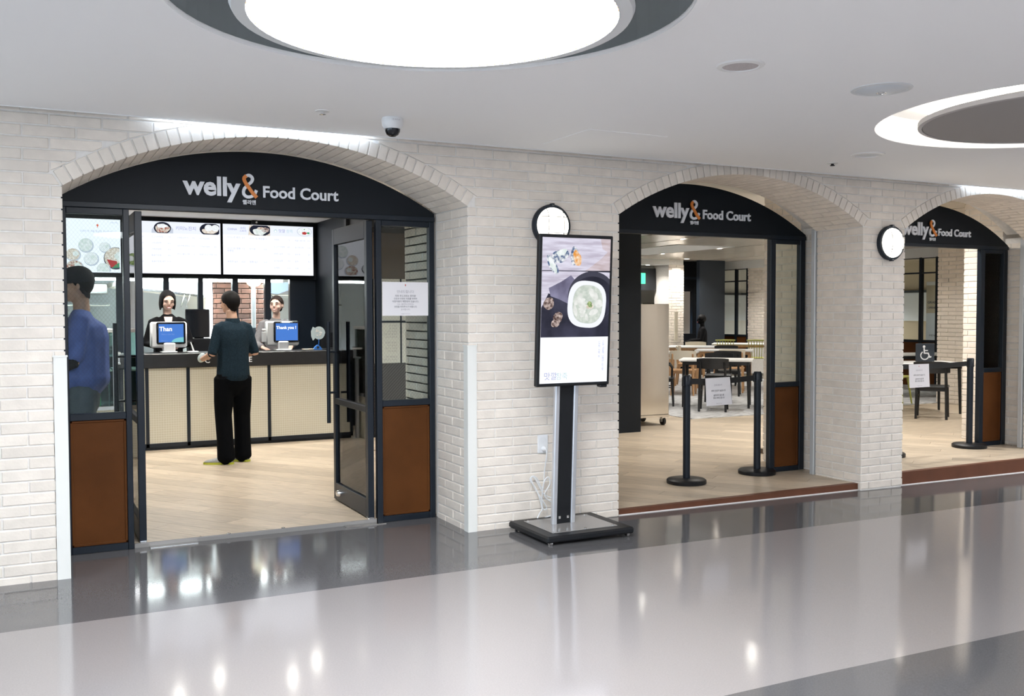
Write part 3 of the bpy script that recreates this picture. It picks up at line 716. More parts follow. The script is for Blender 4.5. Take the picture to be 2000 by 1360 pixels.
b.rings(R, False, False).build('rim', 'white_paint', t, smooth=True); MB().lathe([(.084, -.004), (.084, -.001)], n=32).build('lens', 'drum_rim', t)
for (x, y), lab in (((1.56, -.682), 'small chrome sprinkler head left of the dome camera'), ((5.62, -.506), 'small dark-tipped sprinkler head above the middle arch')):
    t = thing('sprinkler', lab, 'sprinkler', (x, y, H))
    MB().lathe([(.042, 0), (.040, -.004), (.012, -.006)], n=20).build('plate', 'white_paint', t, smooth=True)
    MB().lathe([(.011, -.004), (.012, -.016), (.018, -.018), (.018, -.022), (.006, -.024)], n=14).build('head', 'chrome' if x < 3 else 'black_plastic', t, smooth=True)
t = thing('dome_camera', 'white dome security camera with a dark lens bubble on the ceiling', 'camera', (1.985, -.66, H))
MB().lathe([(.060, 0), (.064, -.012), (.060, -.045), (.050, -.062), (.048, -.064)], n=32).build('housing', 'white_plastic', t, smooth=True)
MB().lathe([(.045, -.060), (.044, -.078), (.034, -.097), (.016, -.108), (.0, -.110)], n=32).build('bubble', 'dark_glass', t, smooth=True)
b = MB(); letters(b, '1층-복지-02', 0, -.0635, -.022, w=.05, align='C'); b.build('label_print', 'ink_soft', t)
for x0, x1, nm in ((.75, 2.05, 'left'), (7.75, 9.0, 'right')):
    t = MB().box(x0, x1, -.050, -.034, H+.03, H+.055).build('slot_light', 'slot_led'); tag(t, 'hidden light strip in the ceiling gap above the %s arch crown' % nm, 'lamp')
# corner guards
for nm, xa, yl, lab in (('corner_guard', .176, 1, 'tall white corner guard on the left brick pier'), ('corner_guard', 2.758, -1, 'tall white corner guard on the wide pillar, right of the doors')):
    t = thing(nm, lab, 'corner guard'); zb = fz(xa)-.01; zt = 1.25 if yl > 0 else 1.262
    if yl > 0: poly = [(xa, -.008), (.247, -.008), (.247, .055), (.241, .055), (.241, -.002), (xa, -.002)]
    else: poly = [(2.757, -.008), (2.825, -.008), (2.825, -.002), (2.763, -.002), (2.763, .062), (2.757, .062)]
    MB().prism_z(poly, zb, zt).build('profile', 'guard_white', t)
    p2 = [(x+(.004 if x > sum(q[0] for q in poly)/6 else -.004), y-.004 if y < 0 else y+.004) for x, y in poly]
    MB().prism_z(p2, zt, zt+.010).build('end_cap', 'guard_white', t)
# wall lamps
def wall_lamp(x, z, label):
    t = thing('wall_lamp', label, 'lamp', (x, 0, z))
    MB().lathe([(.150, -.002), (.152, -.030), (.146, -.040), (.128, -.042), (.126, -.030)], n=40, axis='Y').build('body_ring', 'black_metal', t, smooth=True)
    MB().lathe([(.130, -.030), (.126, -.048), (.108, -.070), (.075, -.088), (.035, -.097), (.0, -.099)], n=40, axis='Y').build('globe', 'bulkhead_glow', t, smooth=True)
    def dome(p, q): # guard wire on a dome
        rr = math.hypot(p, q); return (p, -.050-.056*math.sqrt(max(0, 1-(rr/.133)**2)), q)
    for u0 in (-.062, .062):
        L = [dome(u0, v*.118/8) for v in range(-8, 9)]
        MB().tube(L, .0026, 6).build('guard_wire', 'black_metal', t)
    MB().tube([dome(v*.131/8, .058) for v in range(-7, 8)], .0026, 6).build('guard_wire', 'black_metal', t); MB().tube([dome(v*.131/8, -.058) for v in range(-7, 8)], .0026, 6).build('guard_wire', 'black_metal', t)
    for s in (-1, 1): MB().box(-.012, .012, -.050, -.012, s*.150-.008, s*.150+.008, .003).build('clip', 'black_metal', t)
    return t
wall_lamp(3.412, 2.115, 'round caged wall lamp half hidden by the top of the display stand')
wall_lamp(6.80, 2.092, 'round caged wall lamp on the narrow brick pillar, fully visible')
# socket and cable
t = thing('wall_socket', 'white double wall socket behind the display stand', 'socket', (3.345, -.004, .553))
MB().box(-.040, .040, -.010, .004, -.066, .066, .003).build('plate', 'white_plastic', t)
for z in (.030, -.030):
    MB().lathe([(.024, -.0105), (.024, -.012), (.019, -.012), (.018, -.006), (.0, -.006)], (0, 0, z), 'Y', 24).build('outlet', 'white_plastic', t, smooth=True)
    b = MB(); 
    for x in (-.008, .008): b.lathe([(.003, -.0065), (.003, -.0075)], (x, 0, z), 'Y', 8)
    b.build('pin_hole', 'black_plastic', t)
t = thing('power_cable', 'white power cable plugged in, tied in a loose bundle behind the display stand', 'cable', (3.345, -.02, .52))
MB().lathe([(.017, .006), (.018, -.012), (.012, -.030), (.006, -.036)], (0, 0, 0), 'Y', 16).build('plug', 'white_plastic', t, smooth=True)
def spl(P, n=8):
    P = [Vector(p) for p in P]; out = []
    for i in range(len(P)-1):
        a, b_, c, d = P[max(i-1, 0)], P[i], P[i+1], P[min(i+2, len(P)-1)]
        for j in range(n):
            u = j/n; out.append(.5*(2*b_+(c-a)*u+(2*a-5*b_+4*c-d)*u*u+(3*b_-a-3*c+d)*u**3))
    return out+[P[-1]]
cb = [(0, -.036, 0), (0, -.045, -.04), (-.008, -.030, -.15), (-.022, -.028, -.28), (-.075, -.03, -.20), (-.115, -.03, -.19), (-.105, -.03, -.24), (-.05, -.03, -.33), (.005, -.035, -.42), (-.02, -.03, -.43), (-.03, -.03, -.36),
      (-.02, -.04, -.24), (.015, -.04, -.20), (.03, -.04, -.25), (-.01, -.03, -.33), (.05, -.03, -.385), (.10, -.04, -.39), (.06, -.04, -.36), (-.015, -.03, -.32), (-.09, -.03, -.20), (-.125, -.03, -.21), (-.07, -.035, -.30), (-.03, -.03, -.42), (-.05, -.03, -.46), (-.115, -.035, -.56), (-.115, -.05, -.62), (-.05, -.08, -.64-.0), (.09, -.16, -.545)]
cb[-3] = (-.115, -.03, -.50); cb[-2] = (-.05, -.03, -.50); cb[-1] = (.06, -.075, -.462)
MB().tube(spl(cb), .0042, 6).build('cord', 'white_plastic', t, smooth=True)

# ------------------------------------------------------------------ portrait display stand
tz = fz(3.4)
stand = thing('display_stand', 'portrait advertising display on a silver and black floor stand with a wheeled base', 'display', (3.395, -.335, tz))
bs = MB().box(-.350, .330, -.285, .285, .022, .066, .012).build('base', 'black_plastic', stand)
MB().box(-.265, .245, -.20, .215, .066, .0695, .001).build('top_plate', 'base_plate', bs)
for x in (-.24, 0, .22):
    for y in (-.18, .195): MB().lathe([(.009, .069), (.009, .073), (.005, .075)], (x, y, 0), n=10).build('screw', 'chrome', bs)
for x in (-.31, .29):
    for y in (-.25, .25):
        w = MB().tube([(x-.010, y, .0165), (x+.010, y, .0165)], .0165, 12); w.box(x-.006, x+.006, y-.006, y+.006, .015, .03); w.build('caster', 'chrome', stand)
TL = Matrix.Translation((0, .06, .066)) @ Matrix.Rotation(math.radians(2.9), 4, 'X') @ Matrix.Translation((0, -.06, -.066))
def tl(mb): mb.v = [tuple(TL @ Vector(p)) for p in mb.v]; return mb
CX = -.055
for x0, x1 in ((-.086, -.050), (.060, .095)): tl(MB().box(CX+x0, CX+x1, .02, .055, .066, 1.40, .006)).build('side_profile', 'silver', stand)
tl(MB().box(CX-.052, CX+.060, .030, .05, .066, 1.40, .003)).build('centre_strip', 'black_plastic', stand)
for x in (-.030, .036): tl(MB().box(CX+x-.009, CX+x+.009, .022, .032, .105, .125, .002)).build('bolt', 'chrome', stand)
PX0, PX1, PZ0, PZ1 = -.345, .225, 1.042, 2.055
hs = tl(MB().box(PX0, PX1, -.075, -.035, PZ0, PZ1, .006)).build('housing', 'black_plastic', stand)
tl(MB().box(PX0+.17, PX1-.17, -.036, .025, 1.25, 1.75, .004)).build('mount', 'black_metal', stand)
tl(MB().box(PX1-.07, PX1-.012, -.07, -.02, PZ0-.020, PZ0+.004, .006)).build('sensor', 'black_plastic', stand)
SW0, SW1, SZ0, SZ1 = PX0+.022, PX1-.022, PZ0+.022, PZ1-.022
ZM = SZ0+(SZ1-SZ0)*.315
_ly = [0]
def layer(poly, name, m, lift=1, parent=None):
    """flat printed shape on the screen: polygon in screen fractions (0..1, 0..1 from bottom left)"""
    _ly[0] += 1
    y = -.0755-.0003*_ly[0]
    for A_, B_, C_ in ((-1, 0, 0), (1, 0, 1), (0, -1, 0), (0, 1, 1)): poly = clip_poly(poly, A_, B_, C_)
    P = [(SW0+(SW1-SW0)*u, SZ0+(SZ1-SZ0)*v) for u, v in poly]
    n = len(P); b = MB().add([(x, y, z) for x, z in P], [tuple(range(n))]); tl(b)
    return b.build(name, m, scrn)
def blob(cx, cz, rx, rz, n=28, wob=0, rot=0, sq=2.0, seed=0):
    rr = random.Random(seed); ph = [rr.uniform(0, 6.28) for _ in range(3)]; out = []
    for k in range(n):
        a = 2*PI*k/n; w = 1+wob*(math.sin(2*a+ph[0])+.6*math.sin(3*a+ph[1])+.5*math.sin(5*a+ph[2]))
        c, s = math.cos(a), math.sin(a); x = rx*w*abs(c)**(2/sq)*(1 if c >= 0 else -1); z = rz*w*abs(s)**(2/sq)*(1 if s >= 0 else -1)*.57
        out.append((cx+x*math.cos(rot)-z/.57*math.sin(rot)*1.0, cz+(x*math.sin(rot)+z/.57*math.cos(rot))*.57))
    return out
b = MB(); b.add([(SW0, -.0753, SZ0), (SW1, -.0753, SZ0), (SW1, -.0753, SZ1), (SW0, -.0753, SZ1)], [(0, 1, 2, 3)]); tl(b)
scrn = b.build('screen', 'screen_white', stand)
layer([(0, .318), (1, .318), (1, .775), (0, .775)], 'picture_table', 'food_wood'); layer([(0, .775), (1, .775), (1, 1), (0, 1)], 'picture_table', 'food_wood')
layer([(.62, .775), (1, .775), (1, .93), (.86, .86), (.70, .80)], 'picture_stain', 'food_wood2'); layer([(.88, .93), (1, .90), (1, 1), (.85, 1)], 'picture_stain', 'food_wood2'); layer([(.0, .318), (.35, .318), (.2, .36), (0, .39)], 'picture_stain', 'food_wood2')
layer([(0, .771), (.55, .772), (1, .768), (1, .779), (.5, .777), (0, .776)], 'picture_gap', 'food_dark')
layer([(0, .318), (1, .318), (1, .60), (.86, .50), (.40, .55), (.10, .62), (.0, .52)], 'picture_cloth', 'food_cloth')
layer([(.13, .60), (.10, .655), (.28, .70), (.42, .745), (.52, .69), (.42, .60), (.38, .55), (.25, .58)], 'picture_cloth', 'food_cloth2')
layer(blob(.74, .60, .36, .305, 40), 'picture_plate', 'food_plate'); layer(blob(.74, .585, .33, .27, 40), 'picture_plate', 'food_cloth')
layer(blob(.665, .545, .285, .285, 48, 0, -.08, 2.8), 'picture_bowl', 'food_white'); layer(blob(.675, .545, .225, .235, 44, 0, -.08, 2.5), 'picture_porridge', 'food_porridge')
for i, (cx, cz, rx, rz, ro) in enumerate(((.53, .58, .045, .03, .4), (.56, .60, .04, .03, .9), (.59, .575, .05, .025, 0), (.595, .555, .05, .025, 0), (.60, .535, .055, .025, 0), (.60, .515, .055, .025, .1), (.60, .495, .05, .025, .2), (.60, .475, .04, .03, .9),
        (.73, .625, .035, .06, .4), (.78, .60, .05, .045, -.5), (.84, .55, .06, .05, .2), (.76, .49, .07, .035, .4), (.66, .455, .022, .05, .3), (.49, .50, .025, .08, .25), (.52, .565, .06, .035, .6))):
    layer(blob(cx, cz, rx, rz, 16, .06, ro, 2, i), 'picture_slice', 'food_slice')
layer(blob(.705, .535, .05, .045, 16, .12, 0, 2, 3), 'picture_garnish', 'food_grain'); layer(blob(.70, .545, .04, .035, 14, .15, 0, 2, 5), 'picture_garnish', 'food_green')
for cx, cz, rx, rz, sd in ((.10, .55, .075, .075, 1), (.235, .455, .07, .065, 2), (.20, .415, .06, .05, 3)): layer(blob(cx, cz, rx, rz, 20, .05, .2, 2, sd), 'picture_mushroom', 'food_mushroom')
layer(blob(.25, .875, .115, .085, 24, .09, .3, 2, 4), 'picture_oyster', 'food_shell'); layer(blob(.27, .90, .07, .04, 18, .12, .3, 2, 8), 'picture_oyster', 'food_pale')
layer(blob(.14, .815, .055, .13, 24, .06, .55, 2, 5), 'picture_oyster', 'food_shell'); layer(blob(.14, .815, .035, .105, 18, .05, .55, 2, 6), 'picture_oyster', 'food_pale')
layer(blob(.455, .878, .055, .12, 22, .06, -.05, 2, 7), 'picture_oyster', 'food_shell'); layer(blob(.495, .862, .055, .10, 22, .10, .2, 2, 9), 'picture_oyster', 'food_orange')
def scr_text(s, u, v, w, m, **k):
    _ly[0] += 1; b = MB(); letters(b, s, SW0+(SW1-SW0)*u, -.0755-.0003*_ly[0], SZ0+(SZ1-SZ0)*v, w=w, **k); tl(b); return b.build('lettering', m, scrn)
scr_text('맛깔', .055, .030, .095, 'menu_ink'); scr_text('참죽', .225, .030, .088, 'menu_ink3')
for u, col in ((.915, '오늘 내몸에 담백한 한그릇'), (.855, '신선한 전복 죽')):
    b = MB(); v = .293; _ly[0] += 1
    for ch in col:
        if ch != ' ': letters(b, ch, SW0+(SW1-SW0)*u, -.0755-.0003*_ly[0], SZ0+(SZ1-SZ0)*v-.017, h=.020, align='C')
        v -= .0165 if ch != ' ' else .010
    tl(b); b.build('lettering', 'menu_ink', scrn)

# ------------------------------------------------------------------ belt barriers and notices
def notice(name, label, lines, loc, w, h, rz=0, tilt=0, skew=0):
    t = thing(name, label, 'notice', loc, rz)
    b = MB(); b.add([(-w/2, 0, h), (w/2, 0, h), (w/2+skew, tilt, 0), (-w/2-skew*.4, tilt, 0), (-w/2, .0012, h), (w/2, .0012, h), (w/2+skew, tilt+.0012, 0), (-w/2-skew*.4, tilt+.0012, 0)], [(0, 1, 2, 3), (7, 6, 5, 4), (0, 4, 5, 1), (1, 5, 6, 2), (2, 6, 7, 3), (3, 7, 4, 0)])
    b.build('sheet', 'paper', t)
    b = MB(); b.ell((0, -.001, h*.915), (.0045, .0006, .0045), n=10, m=6); b.prism([(.0045, h*.915), (.001, h*.915-.010), (-.0015, h*.915-.009), (.001, h*.915)], -.0016, -.0006); b.build('comma_mark', 'ink_red', t)
    for s, v, k, m in lines:
        b = MB(); letters(b, s, 0, tilt*(1-v)-.0012, h*v, h=k*h, align='C', bold=.006); b.build('lettering', m, t)
    return t
n1 = [('안내드립니다', .68, .098, 'ink_soft'), ('저희 푸드코트는 환자분', .565, .068, 'ink'), ('건강과 안정된 치료를 위하여', .485, .062, 'ink'), ('식당이용이 제한되어 있습니다.', .40, .066, 'ink'), ('다소 불편하시더라도', .32, .062, 'ink_soft'), ('규정을 따라주시기 바랍니다', .245, .062, 'ink'), ('감사합니다.', .165, .062, 'ink_soft'), ('welly& Food Court', .045, .038, 'ink_soft')]
notice('paper_notice', 'white paper notice taped to the glass right of the doors', n1, (2.525, .574, 1.475), .355, .245)
n2 = [('안내드립니다', .71, .075, 'ink_soft'), ('바닥 단상이 높습니다', .50, .082, 'ink'), ('넘어지지 않도록', .335, .080, 'ink'), ('주의 부탁드립니다', .24, .076, 'ink'), ('welly& Food Court', .06, .040, 'ink_soft')]
def stanchion(name, label, loc, belt_to=None):
    t = thing(name, label, 'stanchion', loc)
    MB().lathe([(.0, 0), (.170, 0), (.172, .006), (.172, .030), (.160, .040), (.032, .046)], n=40).build('base', 'black_plastic', t, smooth=True)
    MB().lathe([(.032, .040), (.032, .86), (.036, .862), (.036, .935), (.030, .945), (.0, .946)], n=24).build('post', 'black_metal', t, smooth=True)
    MB().box(-.048, .048, -.012, .012, .85, .93, .004).build('belt_head', 'black_plastic', t)
    if belt_to: 
        b = MB(); n = 8; x0, x1 = .045, belt_to[0]-.03; vs = []
        for i in range(n+1):
            x = x0+(x1-x0)*i/n; y = belt_to[1]*(x/belt_to[0]); sag = -.012*math.sin(PI*i/n)+belt_to[2]*(x/belt_to[0]); vs += [(x, y-.001, .864+sag), (x, y-.001, .914+sag), (x, y+.001, .914+sag), (x, y+.001, .864+sag)]
        b.rings([vs[i*4:i*4+4] for i in range(n+1)]); b.build('belt', 'black_rubber', t)
    return t
stanchion('stanchion', 'black belt stanchion in the middle arch, left post carrying the belt', (5.19, .745, 0), (.885, .105, 0))
stanchion('stanchion', 'black belt stanchion in the middle arch, right post next to the brown side panel', (6.075, .85, 0))
stanchion('stanchion', 'lone black stanchion under the right arch', (8.955, .84, .055))
stanchion('stanchion', 'black stanchion mostly hidden behind the narrow pillar, only its base edge shows', (7.70, .80, .055), (1.255, .04, 0))
notice('paper_notice', 'white paper notice hanging on the belt in the middle arch', n2, (5.553, .775, .665), .305, .245, .12, -.02, .012)
notice('paper_notice', 'white paper notice hanging on the belt in the right arch', n2, (8.135, .80, .725), .300, .235, .03, -.012, .004)
# ------------------------------------------------------------------ interior shell
def S(mb, name, m, label, cat, **k): return tag(mb.build(name, m), label, cat, kind='structure')
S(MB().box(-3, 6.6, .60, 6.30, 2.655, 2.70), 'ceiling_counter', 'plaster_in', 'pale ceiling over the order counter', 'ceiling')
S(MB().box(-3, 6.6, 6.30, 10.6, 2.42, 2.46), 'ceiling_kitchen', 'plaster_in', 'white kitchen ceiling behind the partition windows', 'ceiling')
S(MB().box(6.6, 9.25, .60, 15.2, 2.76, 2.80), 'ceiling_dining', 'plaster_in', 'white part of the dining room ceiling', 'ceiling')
t = thing('ceiling_wood', 'beige wood-look dining ceiling with dark slots for the downlights', 'ceiling', kind='structure')
for x0, x1 in ((9.25, 10.24), (10.30, 12.46), (12.52, 14.9), (14.96, 20)): MB().box(x0, x1, .60, 15.2, 2.75, 2.78).build('panel', 'wood_ceiling', t)
MB().box(9.2, 20, .6, 15.2, 2.80, 2.82).build('slot_back', 'soffit_dark', t)
p = MB().box(11.0, 12.35, 8.7, 11.6, 2.738, 2.752, .003); S(p, 'ceiling_panel', 'plaster_in', 'white square access panel in the beige dining ceiling', 'panel')
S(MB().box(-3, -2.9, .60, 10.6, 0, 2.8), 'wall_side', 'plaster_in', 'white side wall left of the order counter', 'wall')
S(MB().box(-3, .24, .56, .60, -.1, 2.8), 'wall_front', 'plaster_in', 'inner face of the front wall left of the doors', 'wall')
S(MB().box(-3, 6.6, 9.65, 9.75, 0, 2.5), 'wall_kitchen', 'kitchen_white', 'bluish white back wall of the kitchen', 'wall')
S(MB().box(6.56, 6.66, 5.0, 15.2, 0, 2.8), 'wall_between', 'grey_blue', 'dark wall between the kitchen and the dining room', 'wall')
S(MB().box(6.42, 6.91, 3.95, 5.0, 0, 2.8), 'column', 'black_board', 'wide black wall end left in the middle arch, beside the steel trolley', 'column')
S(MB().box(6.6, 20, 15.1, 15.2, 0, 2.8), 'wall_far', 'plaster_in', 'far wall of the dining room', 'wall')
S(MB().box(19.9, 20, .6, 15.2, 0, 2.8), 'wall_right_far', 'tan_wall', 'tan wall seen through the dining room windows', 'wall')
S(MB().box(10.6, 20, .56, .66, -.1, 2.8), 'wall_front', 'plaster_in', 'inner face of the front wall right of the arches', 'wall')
# right-hand order wall with the menu sheet board
t = thing('wall_order', 'dark wall right of the counter carrying a white notice board', 'wall', kind='structure')
MB().box(3.46, 6.45, 5.0, 5.08, 0, 2.72).build('core', 'soffit_dark', t)
MB().box(3.78, 4.22, 4.985, 5.0, 1.90, 2.70).build('brown_panel', 'brown_wall', t)
MB().box(3.46, 3.74, 4.985, 5.0, .10, 2.05).build('brown_panel', 'brown_wall', t)
t = thing('notice_board', 'white origin-of-ingredients board with thin black bars, seen through the right side glass', 'board', (0, 4.98, 0))
MB().box(3.79, 4.22, -.012, 0, .89, 1.90).build('sheet', 'menu_board', t)
for x in (3.79, 4.115): MB().box(x, x+.018, -.020, -.010, .89, 1.90).build('bar', 'black_metal', t)
MB().box(3.79, 4.22, -.020, -.010, 1.376, 1.40).build('bar', 'black_metal', t)
b = MB(); z = 1.33
for s in ('쌀 국내산', '콩 국내산', '김치 국내산', '고춧가루 중국산', '소고기 호주산', '', '오징어 원양산', '낙지 중국산', '닭고기 국내산', '두부 외국산', '', '새우 베트남산', '돼지고기 국내산'):
    if s: letters(b, s, 4.075, -.0128, z, h=.026, align='R')
    z -= .034
b.build('lettering', 'ink_soft', t)
p = MB().box(3.79, 4.20, 4.955, 4.998, .03, .885, .003).build('striped_panel', 'poster_stripe'); tag(p, 'dark panel with thin diagonal stripes under the notice board', 'panel')
p = MB().box(4.195, 4.225, 4.93, 4.99, .03, 1.15, .003).build('corner_guard', 'guard_white'); tag(p, 'white corner guard seen through the right side glass', 'corner guard')
S(MB().box(3.50, 6.5, 4.3, 5.0, 2.45, 2.72), 'ceiling_soffit', 'soffit_dark', 'lowered dark soffit right of the counter', 'ceiling')

# ------------------------------------------------------------------ partition behind the counter, menus
t = thing('partition', 'black framed partition with windows into the kitchen, under the menu screens', 'partition', kind='structure')
MB().box(-2.9, 3.46, 6.30, 6.46, 1.925, 2.655).build('bulkhead', 'black_board', t)
MB().box(-2.9, 3.46, 6.30, 6.46, 0, 1.0).build('lower_panel', 'black_board', t)
MUL = [(.30, .37), (1.05, 1.15), (1.585, 1.65), (1.99, 2.05), (2.405, 2.475), (2.81, 2.885), (3.125, 3.50)]
for x0, x1 in MUL: MB().box(x0, x1, 6.34, 6.42, 1.0, 1.925).build('mullion', 'black_metal', t)
for (a, x0), (x1, c) in zip(MUL, MUL[1:]): MB().box(x0, x1, 6.378, 6.384, 1.0, 1.925).build('pane', 'glass', t)
S(MB().box(3.46, 3.54, 5.08, 6.46, 0, 2.72), 'wall_order_side', 'black_board', 'black return wall at the right end of the counter', 'wall')
def screen(name, label, x0, x1, z0=1.975, z1=2.598, y=6.24):
    t = thing(name, label, 'screen', (x0, y, z0)); w, h = x1-x0, z1-z0
    MB().box(-.008, w+.008, .002, .06, -.008, h+.008, .003).build('housing', 'black_plastic', t)
    b = MB().add([(0, 0, 0), (w, 0, 0), (w, 0, h), (0, 0, h)], [(0, 1, 2, 3)]); return t, b.build('panel', 'screen_white', t), w, h
def pic(par, w, h, poly, name, m, k):
    b = MB().add([(u*w, -.0006*k, v*h) for u, v in poly], [tuple(range(len(poly)))]); return b.build(name, m, par)
def rb(cx, cz, rx, rz, n=24, wob=0, sd=1): # clipped round shape in screen fractions
    rr = random.Random(sd); p = rr.uniform(0, 6); P = [(cx+rx*(1+wob*math.sin(3*2*PI*k/n+p))*math.cos(2*PI*k/n), cz+rz*(1+wob*math.sin(5*2*PI*k/n+p))*math.sin(2*PI*k/n)) for k in range(n)]
    return P
def cl(P, x0=.012, x1=.988, z0=.02, z1=.98):
    for A, B, C_ in ((-1, 0, -x0), (1, 0, x1), (0, -1, -z0), (0, 1, z1)): P = clip_poly(P, A, B, C_) if P else P
    return P
def menu_lines(par, w, h, rows, m='menu_ink'):
    b = MB()
    for s, u, v, k, al in rows: letters(b, s, u*w, -.004, v*h, h=k*h, align=al, bold=.004)
    return b.build('lettering', m, par)
t, p, w, h = screen('menu_screen', 'left menu screen showing bowls of food from above, behind the wired glass', .0, 1.10)
BW = [(.66, .50, .075, .135, 'food_pale', 'food_lightgrey'), (.845, .47, .058, .10, 'food_rice', 'food_lightgrey'), (.71, .25, .075, .13, 'food_rice', 'food_lightgrey'), (.535, .32, .075, .12, 'food_grain', 'food_lightgrey'), (.55, .10, .085, .12, 'food_stew', 'food_lightgrey'), (.83, .06, .07, .12, 'food_pale', 'food_leaf'), (.95, .27, .12, .21, 'food_grain', 'food_leaf'), (.30, .42, .08, .13, 'food_stew', 'food_dark'), (.15, .25, .08, .13, 'food_green', 'food_lightgrey'), (.35, .15, .07, .11, 'food_rice', 'food_dark')]
for i, (cx, cz, rx, rz, m, rim) in enumerate(BW):
    pic(p, w, h, cl(rb(cx, cz, rx, rz)), 'bowl_rim', 'food_lightgrey' if rim == 'food_leaf' and i == 5 else rim if rim != 'food_leaf' else 'food_plate', 1); pic(p, w, h, cl(rb(cx-.005, cz+.012, rx*.90, rz*.90)), 'bowl_food', m, 2)
    pic(p, w, h, cl(rb(cx+rx*.3, cz+rz*.2, rx*.4, rz*.4, 14, .1, i)), 'bowl_food', 'food_pale', 3)
for P in ([(.86, .25), (.90, .10), (.97, .12), (.96, .22)],): pic(p, w, h, P, 'bowl_food', 'food_red', 4)
pic(p, w, h, [(.91, .085), (.985, .10), (.985, .19), (.95, .16)], 'bowl_food', 'food_leaf', 4)
b = MB(); b.ell((.775*w, -.002, .885*h), (.012, .001, .012), n=10, m=5); b.prism([(.775*w+.012, .885*h), (.775*w-.002, .885*h-.032), (.775*w-.006, .885*h-.028), (.775*w+.002, .885*h)], -.003, -.001); b.build('comma_mark', 'menu_red', p)
menu_lines(p, w, h, [('건강한 한 끼를 정성껏 담아드립니다', .78, .755, .042, 'C'), ('오늘의 메뉴', .94, .93, .03, 'C')], 'menu_ink2')
t, p, w, h = screen('menu_screen', 'middle menu screen with two black bowls of food along its top', 1.13, 2.248)
pic(p, w, h, [(0, .775), (1, .775), (1, 1), (0, 1)], 'header_band', 'menu_line', .5)
pic(p, w, h, [(.285, .775), (.505, .775), (.505, .86), (.47, .93), (.32, .93), (.285, .84)], 'photo', 'food_lightgrey', 1)
pic(p, w, h, cl(rb(.395, .875, .088, .118), z0=.777, z1=.992), 'bowl_rim', 'food_dark', 2); pic(p, w, h, cl(rb(.395, .86, .074, .085, 20, .08), z0=.79), 'bowl_food', 'food_stew', 3); pic(p, w, h, cl(rb(.39, .915, .055, .04, 16, .12, 4)), 'bowl_food', 'food_rice', 4)
pic(p, w, h, cl(rb(.895, .875, .115, .13), z0=.777, z1=.99), 'bowl_rim', 'food_dark', 2); pic(p, w, h, cl(rb(.885, .845, .085, .055, 18, .08)), 'bowl_food', 'food_grain', 3)
for cx in (.875, .945): pic(p, w, h, cl(rb(cx, .905, .042, .065)), 'bowl_food', 'food_rice', 4)
menu_lines(p, w, h, [('키미노진지', .635, .85, .085, 'C')], 'menu_ink')
R_ = []
for i, (a, c) in enumerate((('소고기비빔밥', '7.0'), ('나주곰탕면', '6.5'), ('간짜장덮밥', '6.5'), ('돌솥비빔밥', '8.0'), ('돌솥비빔밥 SET', '11.0'))): R_ += [(a, .28, .69-.118*i, .040, 'L'), (c, .475, .69-.118*i, .040, 'R')]
for i, (a, c) in enumerate((('수제등심돈까스', '9.0'), ('순두부찌개정식', '10.0'), ('한우소불고기찜', '11.0'))): R_ += [(a, .545, .685-.158*i, .036, 'L'), (c, .725, .685-.158*i, .036, 'R')]
for i, (a, c) in enumerate((('치킨마요덮밥', '11.0'), ('간자날치알밥', '8.0'), ('함흥식소고기덮밥', '9.0'))): R_ += [(a, .775, .68-.155*i, .036, 'L'), (c, .955, .68-.155*i, .036, 'R')]
for i, (a, c) in enumerate((('국수', '6.0'), ('만두', '5.0'), ('우동', '6.0'), ('냉면', '7.0'), ('라면', '4.0'))): R_ += [(a, .05, .69-.118*i, .040, 'L'), (c, .20, .69-.118*i, .040, 'R')]
menu_lines(p, w, h, R_, 'menu_ink2')
t, p, w, h = screen('menu_screen', 'right menu screen with a red bean bowl and a beetroot bowl along its top', 2.278, 3.408)
pic(p, w, h, [(0, .79), (1, .79), (1, 1), (0, 1)], 'header_band', 'menu_line', .5)
pic(p, w, h, [(.275, .79), (.515, .79), (.515, .995), (.285, .995)], 'photo', 'food_grain', 1); pic(p, w, h, cl(rb(.405, .90, .118, .12), .275, .513, .792, .993), 'bowl_rim', 'food_dark', 2)
pic(p, w, h, cl(rb(.395, .865, .075, .07, 18, .1)), 'bowl_food', 'food_pale', 3); pic(p, w, h, cl(rb(.46, .905, .045, .05, 16, .1, 2)), 'bowl_food', 'food_mushroom', 3); pic(p, w, h, cl(rb(.41, .935, .04, .025, 14, .1, 3)), 'bowl_food', 'food_stew', 4)
pic(p, w, h, cl(rb(.90, .90, .085, .095), z0=.80, z1=.985), 'bowl_rim', 'food_lightgrey', 1); pic(p, w, h, cl(rb(.90, .90, .078, .085), z0=.805), 'bowl_food', 'food_rice', 2)
pic(p, w, h, rb(.90, .865, .028, .03, 14, .15), 'bowl_food', 'food_red', 3); pic(p, w, h, rb(.945, .87, .016, .02, 10, .1), 'bowl_food', 'food_leaf', 3); pic(p, w, h, rb(.90, .945, .007, .012, 8), 'bowl_food', 'food_leaf', 3)
pic(p, w, h, rb(.575, .895, .018, .032, 14), 'logo_ring', 'menu_ink3', 2); pic(p, w, h, rb(.575, .888, .012, .02, 12), 'logo_ring', 'screen_white', 3)
menu_lines(p, w, h, [('CHINA', .05, .88, .06, 'L'), ('수타', .185, .905, .06, 'L'), ('스토리', .18, .855, .05, 'L')], 'menu_ink'); menu_lines(p, w, h, [('맛깔', .61, .87, .075, 'L')], 'menu_ink'); menu_lines(p, w, h, [('참죽', .695, .87, .075, 'L')], 'menu_ink3')
